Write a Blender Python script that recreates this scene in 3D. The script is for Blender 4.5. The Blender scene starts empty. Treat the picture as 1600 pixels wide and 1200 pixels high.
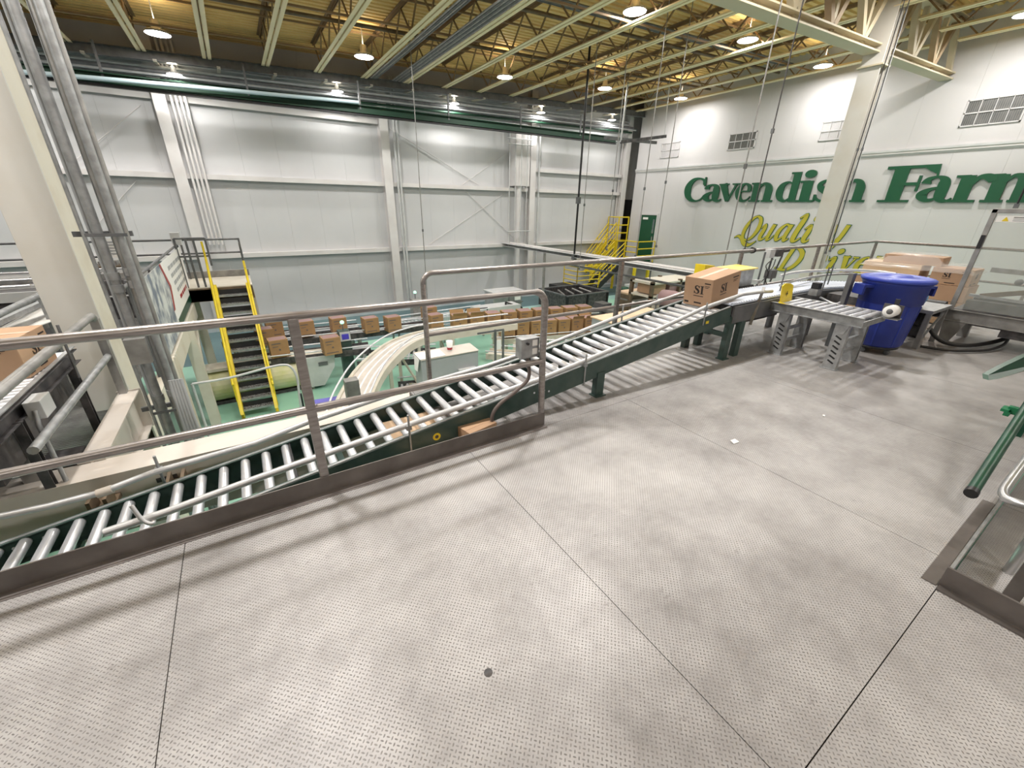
import bpy, math, random
import numpy as np
from mathutils import Vector, Matrix
random.seed(7)
S = bpy.context.scene
COL = S.collection
# ---------------------------------------------------------------- camera
FPX = 633.9; YAW, PITCH, ROLL = 0.570170, 0.413878, 0.01786; H = 1.6
def _rot():
    cy, sy, cp, sp = math.cos(YAW), math.sin(YAW), math.cos(PITCH), math.sin(PITCH)
    f = np.array([sy*cp, cy*cp, -sp]); r = np.array([cy, -sy, 0.0]); u = np.cross(r, f)
    cr, sr = math.cos(ROLL), math.sin(ROLL)
    return np.array([r*cr+u*sr, -r*sr+u*cr, f])
RM = _rot()
cam = bpy.data.objects.new('camera', bpy.data.cameras.new('camera')); COL.objects.link(cam)
cam.data.sensor_width = 36.0; cam.data.lens = FPX/1600*36.0; cam.data.clip_start = 0.05; cam.data.clip_end = 200
m4 = Matrix(((RM[0][0], RM[1][0], -RM[2][0], 0), (RM[0][1], RM[1][1], -RM[2][1], 0), (RM[0][2], RM[1][2], -RM[2][2], H), (0, 0, 0, 1)))
cam.matrix_world = m4
S.camera = cam
def ray(x, y): return RM.T @ np.array([(x-800)/FPX, (600-y)/FPX, 1.0])
def at_z(x, y, z): d = ray(x, y); t = (z-H)/d[2]; return Vector((t*d[0], t*d[1], z))
def at_y(x, y, Y): d = ray(x, y); t = Y/d[1]; return Vector((t*d[0], Y, H+t*d[2]))
def at_x(x, y, X): d = ray(x, y); t = X/d[0]; return Vector((X, t*d[1], H+t*d[2]))
# ---------------------------------------------------------------- world, exposure
w = bpy.data.worlds.new('world'); S.world = w; w.use_nodes = True
w.node_tree.nodes['Background'].inputs[0].default_value = (0.8, 0.9, 1, 1)
w.node_tree.nodes['Background'].inputs[1].default_value = 0.15
S.view_settings.view_transform = 'Standard'; S.view_settings.look = 'None'
S.view_settings.gamma = 1.0; S.view_settings.use_curve_mapping = False
S.view_settings.exposure = -0.10
LAMP_W = 95.0
# ---------------------------------------------------------------- materials
def mat(name, col, rough=0.5, metal=0.0, col2=None, scale=6.0, bump=0.0, contrast=(0.35, 0.65), emis=None, spec=0.5, stretch=None, bscale=None):
    m = bpy.data.materials.new(name); m.use_nodes = True
    nt = m.node_tree; b = nt.nodes['Principled BSDF']
    b.inputs['Base Color'].default_value = (*col, 1); b.inputs['Roughness'].default_value = rough
    b.inputs['Metallic'].default_value = metal; b.inputs['Specular IOR Level'].default_value = spec
    if emis:
        b.inputs['Emission Color'].default_value = (*emis[0], 1); b.inputs['Emission Strength'].default_value = emis[1]
    if col2 or bump:
        tc = nt.nodes.new('ShaderNodeTexCoord'); mp = nt.nodes.new('ShaderNodeMapping')
        nt.links.new(tc.outputs['Object'], mp.inputs[0])
        if stretch: mp.inputs['Scale'].default_value = stretch
        n = nt.nodes.new('ShaderNodeTexNoise'); n.inputs['Scale'].default_value = scale; n.inputs['Detail'].default_value = 6
        nt.links.new(mp.outputs[0], n.inputs[0])
        if col2:
            r = nt.nodes.new('ShaderNodeValToRGB'); r.color_ramp.elements[0].position = contrast[0]; r.color_ramp.elements[1].position = contrast[1]
            r.color_ramp.elements[0].color = (*col, 1); r.color_ramp.elements[1].color = (*col2, 1)
            nt.links.new(n.outputs[0], r.inputs[0]); nt.links.new(r.outputs[0], b.inputs['Base Color'])
        if bump:
            n2 = nt.nodes.new('ShaderNodeTexNoise'); n2.inputs['Scale'].default_value = bscale or scale*3
            nt.links.new(mp.outputs[0], n2.inputs[0])
            bp = nt.nodes.new('ShaderNodeBump'); bp.inputs['Strength'].default_value = bump; bp.inputs['Distance'].default_value = 0.01
            nt.links.new(n2.outputs[0], bp.inputs['Height']); nt.links.new(bp.outputs[0], b.inputs['Normal'])
    return m
M = {}
M['white'] = mat('white wall panel', (.62, .62, .63), .42, 0, (.575, .575, .585), .5, spec=.35)
M['white2'] = mat('white wall panel right', (.615, .60, .605), .45, 0, (.58, .565, .57), .4, spec=.35)
M['ledge'] = mat('white painted girt', (.70, .68, .67), .5, 0, (.64, .61, .60), 2)
M['cream'] = mat('cream steel paint', (.66, .62, .53), .5, 0, (.56, .5, .4), 3, contrast=(.45, .8))
M['creamdeck'] = mat('tan roof deck', (.86, .61, .25), .6, 0, (.74, .51, .20), 1.2)
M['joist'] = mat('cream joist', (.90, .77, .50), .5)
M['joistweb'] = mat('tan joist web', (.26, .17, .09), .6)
M['truss'] = mat('cream truss', (.56, .50, .36), .5, 0, (.56, .48, .34), 2)
M['trussd'] = mat('tan truss web', (.36, .26, .16), .6, 0, (.46, .36, .24), 2)
M['colw'] = mat('white column paint', (.60, .58, .54), .5, 0, (.52, .47, .39), 1.3, contrast=(.5, .85))
M['beamw'] = mat('off white beam paint', (.58, .53, .48), .5, 0, (.44, .37, .30), 2.2, contrast=(.5, .9))
M['steel'] = mat('brushed stainless pipe', (.27, .245, .235), .34, .75, (.38, .35, .34), 9, stretch=(1, 6, 6))
M['toe'] = mat('scuffed steel toe plate', (.115, .10, .092), .45, .5, (.20, .18, .17), 5, contrast=(.3, .7))
M['galv'] = mat('galvanized steel', (.31, .315, .32), .42, .6, (.44, .45, .46), 14)
M['galvl'] = mat('light aluminium pipe', (.50, .50, .51), .42, .55, (.60, .60, .61), 10)
M['chrome'] = mat('zinc roller', (.74, .75, .79), .30, .75, (.86, .87, .90), 18, stretch=(1, .3, 1))
M['zinc'] = mat('matt zinc roller', (.68, .69, .73), .34, .6, (.80, .81, .85), 12)
M['green'] = mat('dark green conveyor paint', (.030, .062, .052), .4, 0, (.055, .085, .075), 8)
M['gpaint'] = mat('bright green paint', (.0, .042, .020), .4, 0, (.002, .06, .028), 5)
M['black'] = mat('black', (.014, .014, .016), .45)
M['rubber'] = mat('black rubber hose', (.02, .018, .017), .5)
M['dark'] = mat('dark machinery', (.035, .035, .038), .5, .2, (.11, .10, .10), 10)
M['dgrey'] = mat('dark grey paint', (.10, .105, .11), .45, .1, (.16, .16, .165), 6)
M['grey'] = mat('grey enclosure', (.36, .37, .385), .45, 0, (.40, .41, .42), 3)
M['lgrey'] = mat('light grey enclosure', (.60, .60, .60), .4, .1, (.52, .53, .53), 4)
M['ss'] = mat('stainless sheet', (.56, .56, .56), .3, .75, (.44, .44, .45), 5)
M['mgrey'] = mat('dull machine steel', (.27, .265, .255), .42, .6, (.40, .39, .38), 7)
M['card'] = mat('cardboard', (.40, .25, .155), .75, 0, (.45, .29, .18), 3)
M['cardd'] = mat('brown cardboard', (.32, .185, .085), .75, 0, (.38, .22, .10), 4)
M['cardf'] = mat('far brown cardboard', (.34, .205, .085), .75, 0, (.40, .25, .11), 3)
M['hosec'] = mat('brown grey hose', (.14, .11, .10), .5)
M['cardl'] = mat('pale cardboard', (.66, .47, .30), .7, 0, (.72, .52, .34), 3)
M['tape'] = mat('packing tape', (.50, .32, .20), .35)
M['ink'] = mat('black print', (.02, .012, .01), .6)
M['blue'] = mat('blue plastic', (.014, .028, .22), .42, 0, (.022, .042, .28), 4, bump=.05)
M['bluel'] = mat('blue plastic lid', (.035, .06, .42), .38, 0, (.06, .10, .50), 3)
M['yellow'] = mat('yellow paint', (.80, .62, .015), .4, 0, (.70, .52, .02), 8)
M['pyellow'] = mat('pale yellow cover', (.84, .66, .22), .5, 0, (.74, .55, .10), 3)
M['wyellow'] = mat('weathered pale yellow cover', (.70, .66, .44), .5, 0, (.55, .56, .22), 3)
M['egreen'] = mat('green epoxy floor', (.36, .64, .50), .3, 0, (.29, .56, .43), .9)
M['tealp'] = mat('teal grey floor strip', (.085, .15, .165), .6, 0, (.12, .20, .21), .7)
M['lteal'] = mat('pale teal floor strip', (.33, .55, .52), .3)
M['wstrip'] = mat('white kerb', (.62, .68, .72), .4, 0, (.5, .56, .60), 2)
M['sgreen'] = mat('sign green', (.002, .078, .030), .4)
M['crgreen'] = mat('dark crane green', (.006, .04, .02), .6)
M['syellow'] = mat('sign yellow', (.46, .39, .03), .5)
M['soutl'] = mat('sign outline', (.02, .12, .06), .5)
M['dgreen'] = mat('green door', (.003, .07, .03), .4)
M['brown'] = mat('brown steel', (.20, .14, .09), .5, .3, (.12, .09, .06), 5)
M['paper'] = mat('white paper', (.85, .84, .82), .6)
M['cbelt'] = mat('worn pinkish belt', (.50, .45, .41), .5, 0, (.62, .57, .52), 4)
M['belt'] = mat('pale belt', (.78, .72, .64), .5)
M['bblue'] = mat('pale blue modular belt', (.52, .58, .70), .35, 0, (.66, .70, .78), 18)
M['red'] = mat('red paint', (.35, .02, .03), .4)
M['pallet'] = mat('pallet wood', (.42, .28, .16), .75, 0, (.30, .19, .11), 6, stretch=(1, 8, 8))
M['ply'] = mat('plywood', (.68, .50, .34), .7, 0, (.6, .42, .27), 4)
M['louv'] = mat('louvre', (.24, .235, .21), .5, .2)
M['purple'] = mat('screen purple', (.05, .04, .35), .3, emis=((.15, .12, .8), .12))
M['lampg'] = mat('signal lamp', (.5, .9, .7), .3, emis=((.5, 1, .75), 1.2))
M['lens'] = mat('lamp lens', (1, 1, 1), .3, emis=((1, .97, .92), 60))
M['lampb'] = mat('lamp body', (.45, .45, .46), .4, .3)
M['skyp'] = mat('pale blue pipe', (.50, .62, .68), .4)
M['vblue'] = mat('violet blue plastic sheet', (.14, .13, .50), .5)
M['photo'] = mat('banner photo print', (.16, .19, .24), .6, 0, (.62, .64, .62), 3.5, contrast=(.4, .6))
M['mauve'] = mat('mauve cover', (.32, .20, .20), .6)
M['door'] = M['dgreen']

def glass_mat(name, col, alpha_mix):
    m = bpy.data.materials.new(name); m.use_nodes = True; nt = m.node_tree
    for n in list(nt.nodes): nt.nodes.remove(n)
    o = nt.nodes.new('ShaderNodeOutputMaterial'); mx = nt.nodes.new('ShaderNodeMixShader'); t = nt.nodes.new('ShaderNodeBsdfTransparent')
    g = nt.nodes.new('ShaderNodeBsdfPrincipled'); g.inputs['Base Color'].default_value = (*col, 1); g.inputs['Roughness'].default_value = .15
    mx.inputs[0].default_value = alpha_mix
    nt.links.new(t.outputs[0], mx.inputs[1]); nt.links.new(g.outputs[0], mx.inputs[2]); nt.links.new(mx.outputs[0], o.inputs[0])
    return m
M['plexi'] = glass_mat('scuffed clear guard', (.62, .66, .62), .18)
M['wrap'] = glass_mat('stretch wrap', (.88, .84, .82), .22)
M['mesh'] = glass_mat('smoked pane', (.2, .25, .25), .5)

def floor_mat():
    m = bpy.data.materials.new('tread plate floor'); m.use_nodes = True; nt = m.node_tree; N = nt.nodes; L = nt.links
    b = N['Principled BSDF']
    def math_(op, a, c=None, d=None):
        n = N.new('ShaderNodeMath'); n.operation = op
        for i, v in enumerate((a, c, d)):
            if v is None: continue
            if isinstance(v, (int, float)): n.inputs[i].default_value = v
            else: L.new(v, n.inputs[i])
        return n.outputs[0]
    geo = N.new('ShaderNodeNewGeometry'); mp = N.new('ShaderNodeMapping'); L.new(geo.outputs['Position'], mp.inputs[0])
    mp.inputs['Rotation'].default_value = (0, 0, math.radians(45)); mp.inputs['Scale'].default_value = (70, 70, 1)
    sx = N.new('ShaderNodeSeparateXYZ'); L.new(mp.outputs[0], sx.inputs[0])
    X, Y = sx.outputs[0], sx.outputs[1]
    cx, cy = math_('FLOOR', X), math_('FLOOR', Y)
    fx, fy = math_('SUBTRACT', math_('SUBTRACT', X, cx), .5), math_('SUBTRACT', math_('SUBTRACT', Y, cy), .5)
    par = math_('FLOORED_MODULO', math_('ADD', cx, cy), 2.0)
    mix = lambda a, c: math_('ADD', math_('MULTIPLY', a, par), math_('MULTIPLY', c, math_('SUBTRACT', 1.0, par)))
    a, c = mix(fx, fy), mix(fy, fx)
    d = math_('ADD', math_('POWER', math_('ABSOLUTE', math_('DIVIDE', a, .40)), 2.0), math_('POWER', math_('ABSOLUTE', math_('DIVIDE', c, .17)), 2.0))
    dash = N.new('ShaderNodeMapRange'); dash.inputs['From Min'].default_value = 1.2; dash.inputs['From Max'].default_value = .6
    L.new(d, dash.inputs['Value'])
    n1 = N.new('ShaderNodeTexNoise'); n1.inputs['Scale'].default_value = .55; n1.inputs['Detail'].default_value = 5; L.new(geo.outputs['Position'], n1.inputs[0])
    n2 = N.new('ShaderNodeTexNoise'); n2.inputs['Scale'].default_value = 3.5; n2.inputs['Detail'].default_value = 10; n2.inputs['Roughness'].default_value = .7; L.new(geo.outputs['Position'], n2.inputs[0])
    n3 = N.new('ShaderNodeTexNoise'); n3.inputs['Scale'].default_value = 38; n3.inputs['Detail'].default_value = 4; L.new(geo.outputs['Position'], n3.inputs[0])
    r1 = N.new('ShaderNodeValToRGB'); r1.color_ramp.elements[0].position = .36; r1.color_ramp.elements[1].position = .60
    r1.color_ramp.elements[0].color = (.19, .178, .174, 1); r1.color_ramp.elements[1].color = (.47, .455, .45, 1)
    L.new(math_('ADD', math_('MULTIPLY', n1.outputs[0], .6), math_('MULTIPLY', n2.outputs[0], .4)), r1.inputs[0])
    wear = N.new('ShaderNodeMapRange'); wear.inputs['From Min'].default_value = .35; wear.inputs['From Max'].default_value = .62; wear.inputs['To Min'].default_value = .35; wear.inputs['To Max'].default_value = .95
    L.new(math_('ADD', math_('MULTIPLY', n2.outputs[0], .5), math_('MULTIPLY', n3.outputs[0], .5)), wear.inputs['Value'])
    mx = N.new('ShaderNodeMix'); mx.data_type = 'RGBA'; mx.inputs[7].default_value = (.10, .088, .084, 1)
    L.new(r1.outputs[0], mx.inputs[6]); L.new(math_('MULTIPLY', dash.outputs[0], wear.outputs[0]), mx.inputs[0])
    # sparse dark scuffs
    n4 = N.new('ShaderNodeTexNoise'); n4.inputs['Scale'].default_value = 9; n4.inputs['Detail'].default_value = 8; n4.inputs['Roughness'].default_value = .75; L.new(geo.outputs['Position'], n4.inputs[0])
    sc = N.new('ShaderNodeMapRange'); sc.inputs['From Min'].default_value = .62; sc.inputs['From Max'].default_value = .72; sc.inputs['To Max'].default_value = .7; L.new(n4.outputs[0], sc.inputs['Value'])
    mx2 = N.new('ShaderNodeMix'); mx2.data_type = 'RGBA'; mx2.inputs[7].default_value = (.12, .105, .10, 1)
    L.new(mx.outputs[2], mx2.inputs[6]); L.new(sc.outputs[0], mx2.inputs[0])
    L.new(mx2.outputs[2], b.inputs['Base Color'])
    b.inputs['Roughness'].default_value = .42; b.inputs['Metallic'].default_value = .15
    bp = N.new('ShaderNodeBump'); bp.inputs['Strength'].default_value = .25; bp.inputs['Distance'].default_value = .004
    L.new(dash.outputs[0], bp.inputs['Height']); L.new(bp.outputs[0], b.inputs['Normal'])
    return m
M['floor'] = floor_mat()
# ---------------------------------------------------------------- mesh helpers
ROOT = {}
def wloc(o):
    v = Vector((0, 0, 0))
    while o is not None: v += o.location; o = o.parent
    return v
class MB:
    def __init__(s): s.v = []; s.f = []; s.sm = []
    def add(s, vs, fs, smooth=False):
        o = len(s.v); s.v += [Vector(v) for v in vs]; s.f += [tuple(i+o for i in f) for f in fs]; s.sm += [smooth]*len(fs); return s
    def box(s, a, b):
        x0, y0, z0 = a; x1, y1, z1 = b
        return s.add([(x0, y0, z0), (x1, y0, z0), (x1, y1, z0), (x0, y1, z0), (x0, y0, z1), (x1, y0, z1), (x1, y1, z1), (x0, y1, z1)],
                     [(3, 2, 1, 0), (4, 5, 6, 7), (0, 1, 5, 4), (1, 2, 6, 5), (2, 3, 7, 6), (3, 0, 4, 7)])
    def cbox(s, c, d, rz=0):
        R = Matrix.Rotation(rz, 3, 'Z'); c = Vector(c); hx, hy, hz = d[0]/2, d[1]/2, d[2]/2
        vs = [c + R @ Vector((sx*hx, sy*hy, sz*hz)) for sz in (-1, 1) for sx, sy in ((-1, -1), (1, -1), (1, 1), (-1, 1))]
        return s.add(vs, [(3, 2, 1, 0), (4, 5, 6, 7), (0, 1, 5, 4), (1, 2, 6, 5), (2, 3, 7, 6), (3, 0, 4, 7)])
    def beam(s, p0, p1, w, h, up=(0, 0, 1)):
        p0, p1 = Vector(p0), Vector(p1); d = (p1-p0).normalized(); up = Vector(up)
        if abs(d.dot(up)) > .99: up = Vector((0, 1, 0))
        r = d.cross(up).normalized(); u = r.cross(d).normalized()
        vs = [p + r*(a*w/2) + u*(b*h/2) for p in (p0, p1) for a, b in ((-1, -1), (1, -1), (1, 1), (-1, 1))]
        return s.add(vs, [(0, 1, 2, 3), (7, 6, 5, 4), (4, 5, 1, 0), (5, 6, 2, 1), (6, 7, 3, 2), (7, 4, 0, 3)])
    def ibeam(s, p0, p1, w, h, t=.012, up=(0, 0, 1)):
        p0, p1 = Vector(p0), Vector(p1); d = (p1-p0).normalized(); U = Vector(up)
        if abs(d.dot(U)) > .99: U = Vector((0, 1, 0))
        r = d.cross(U).normalized(); u = r.cross(d).normalized(); o = u*(h/2-t/2)
        s.beam(p0+o, p1+o, w, t, up); s.beam(p0-o, p1-o, w, t, up); s.beam(p0, p1, t, h-2*t, up); return s
    def channel(s, p0, p1, w, h, t, side, up=(0, 0, 1)):
        p0, p1 = Vector(p0), Vector(p1); d = (p1-p0).normalized(); U = Vector(up)
        if abs(d.dot(U)) > .99: U = Vector((0, 1, 0))
        r = d.cross(U).normalized(); u = r.cross(d).normalized(); o = u*(h/2-t/2)
        s.beam(p0+o, p1+o, w, t, up); s.beam(p0-o, p1-o, w, t, up); q = r*(side*(w/2-t/2)); s.beam(p0+q, p1+q, t, h-2*t, up); return s
    def tube(s, pts, r, n=10, cap=True):
        pts = [Vector(p) for p in pts]; rings = []; prev = None
        for i, p in enumerate(pts):
            if i == 0: d = pts[1]-p
            elif i == len(pts)-1: d = p-pts[-2]
            else: d = (pts[i+1]-p).normalized()+(p-pts[i-1]).normalized()
            d.normalize()
            if prev is None:
                a = Vector((0, 0, 1)) if abs(d.z) < .9 else Vector((1, 0, 0)); u = d.cross(a).normalized()
            else:
                u = (prev - d*prev.dot(d)).normalized()
            prev = u; v = d.cross(u); rr = r[i] if isinstance(r, (list, tuple)) else r
            rings.append([p + u*(rr*math.cos(2*math.pi*k/n)) + v*(rr*math.sin(2*math.pi*k/n)) for k in range(n)])
        vs = [q for g in rings for q in g]; fs = []
        for i in range(len(pts)-1):
            for k in range(n):
                k2 = (k+1) % n; fs.append((i*n+k, i*n+k2, (i+1)*n+k2, (i+1)*n+k))
        s.add(vs, fs, True)
        if cap:
            s.add(rings[0], [tuple(range(n))[::-1]]); s.add(rings[-1], [tuple(range(n))])
        return s
    def prism(s, poly, ext):
        n = len(poly); ext = Vector(ext); a = [Vector(p) for p in poly]; b = [p+ext for p in a]
        s.add(a+b, [tuple(range(n))[::-1], tuple(range(n, 2*n))] + [(i, (i+1) % n, (i+1) % n+n, i+n) for i in range(n)]); return s
    def lathe(s, prof, c, n=28, axis='z'):
        c = Vector(c); vs = []
        for r, z in prof:
            for k in range(n):
                a = 2*math.pi*k/n
                vs.append(c + (Vector((r*math.cos(a), r*math.sin(a), z)) if axis == 'z' else Vector((z, r*math.cos(a), r*math.sin(a))) if axis == 'x' else Vector((r*math.cos(a), z, r*math.sin(a)))))
        fs = [(i*n+k, i*n+(k+1) % n, (i+1)*n+(k+1) % n, (i+1)*n+k) for i in range(len(prof)-1) for k in range(n)]
        return s.add(vs, fs, True)
    def ribbon(s, pts, O, U, V, N, th, extra=0.0, smooth=True):
        """stroke of varying width in the plane (O,U,V), thickness th along N"""
        P = []
        if smooth and len(pts) > 2:
            q = [pts[0]]+list(pts)+[pts[-1]]
            for i in range(1, len(q)-2):
                for k in range(5):
                    t = k/5
                    P.append(tuple(.5*((2*q[i][j])+(-q[i-1][j]+q[i+1][j])*t+(2*q[i-1][j]-5*q[i][j]+4*q[i+1][j]-q[i+2][j])*t*t+(-q[i-1][j]+3*q[i][j]-3*q[i+1][j]+q[i+2][j])*t**3) for j in range(3)))
            P.append(pts[-1])
        else: P = list(pts)
        L_, R_ = [], []
        for i, (x, y, w_) in enumerate(P):
            a = P[max(i-1, 0)]; b = P[min(i+1, len(P)-1)]; dx, dy = b[0]-a[0], b[1]-a[1]; l = math.hypot(dx, dy) or 1
            nx, ny = -dy/l, dx/l; hw = w_/2+extra; ex = 0
            if extra and i == 0: x -= dx/l*extra; y -= dy/l*extra
            if extra and i == len(P)-1: x += dx/l*extra; y += dy/l*extra
            L_.append((x+nx*hw, y+ny*hw)); R_.append((x-nx*hw, y-ny*hw))
        n = len(P); f3 = lambda p, z: O + U*p[0] + V*p[1] + N*z
        vs = [f3(p, 0) for p in L_]+[f3(p, 0) for p in R_]+[f3(p, th) for p in L_]+[f3(p, th) for p in R_]
        fs = []
        for i in range(n-1):
            fs += [(2*n+i, 2*n+i+1, 3*n+i+1, 3*n+i), (i, i+1, 2*n+i+1, 2*n+i), (n+i+1, n+i, 3*n+i, 3*n+i+1), (i+1, i, n+i, n+i+1)]
        fs += [(0, 2*n, 3*n, n), (n-1, 2*n-1, 4*n-1, 3*n-1)]
        return s.add(vs, fs)
    def build(s, name, m, parent=None, bevel=0, **props):
        me = bpy.data.meshes.new(name); off = wloc(parent) if parent else Vector((0, 0, 0))
        me.from_pydata([tuple(v-off) for v in s.v], [], s.f); me.update()
        me.polygons.foreach_set('use_smooth', s.sm)
        me.materials.append(M[m] if isinstance(m, str) else m)
        o = bpy.data.objects.new(name, me); COL.objects.link(o)
        if parent: o.parent = parent
        if bevel:
            b = o.modifiers.new('bevel', 'BEVEL'); b.width = bevel; b.segments = 2; b.limit_method = 'ANGLE'
        for k, v in props.items(): o[k] = v
        return o
def inst(src, parent, delta):
    o = src.copy(); COL.objects.link(o); o.parent = parent; o.location = src.location + Vector(delta); return o
def thing(name, label, cat, loc=(0, 0, 0), group=None, rz=0):
    o = bpy.data.objects.new(name, None); COL.objects.link(o); o.location = loc; o.empty_display_size = .1
    if rz: o.rotation_euler = (0, 0, rz)
    o['label'] = label; o['category'] = cat
    if group: o['group'] = group
    return o
def struct(name, loc=(0, 0, 0)):
    o = bpy.data.objects.new(name, None); COL.objects.link(o); o.location = loc; o['kind'] = 'structure'; return o
def tag(o, label, cat, group=None):
    o['label'] = label; o['category'] = cat
    if group: o['group'] = group
    return o
def arc(c, r, a0, a1, n, u, v):
    c, u, v = Vector(c), Vector(u), Vector(v)
    return [c + u*(r*math.cos(a0+(a1-a0)*i/n)) + v*(r*math.sin(a0+(a1-a0)*i/n)) for i in range(n+1)]
def spline(pts, k=6):
    q = [Vector(p) for p in pts]; q = [q[0]]+q+[q[-1]]; out = []
    for i in range(1, len(q)-2):
        for j in range(k):
            t = j/k; out.append(.5*((2*q[i])+(-q[i-1]+q[i+1])*t+(2*q[i-1]-5*q[i]+4*q[i+1]-q[i+2])*t*t+(-q[i-1]+3*q[i]-3*q[i+1]+q[i+2])*t**3))
    out.append(q[-1]); return out
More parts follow.
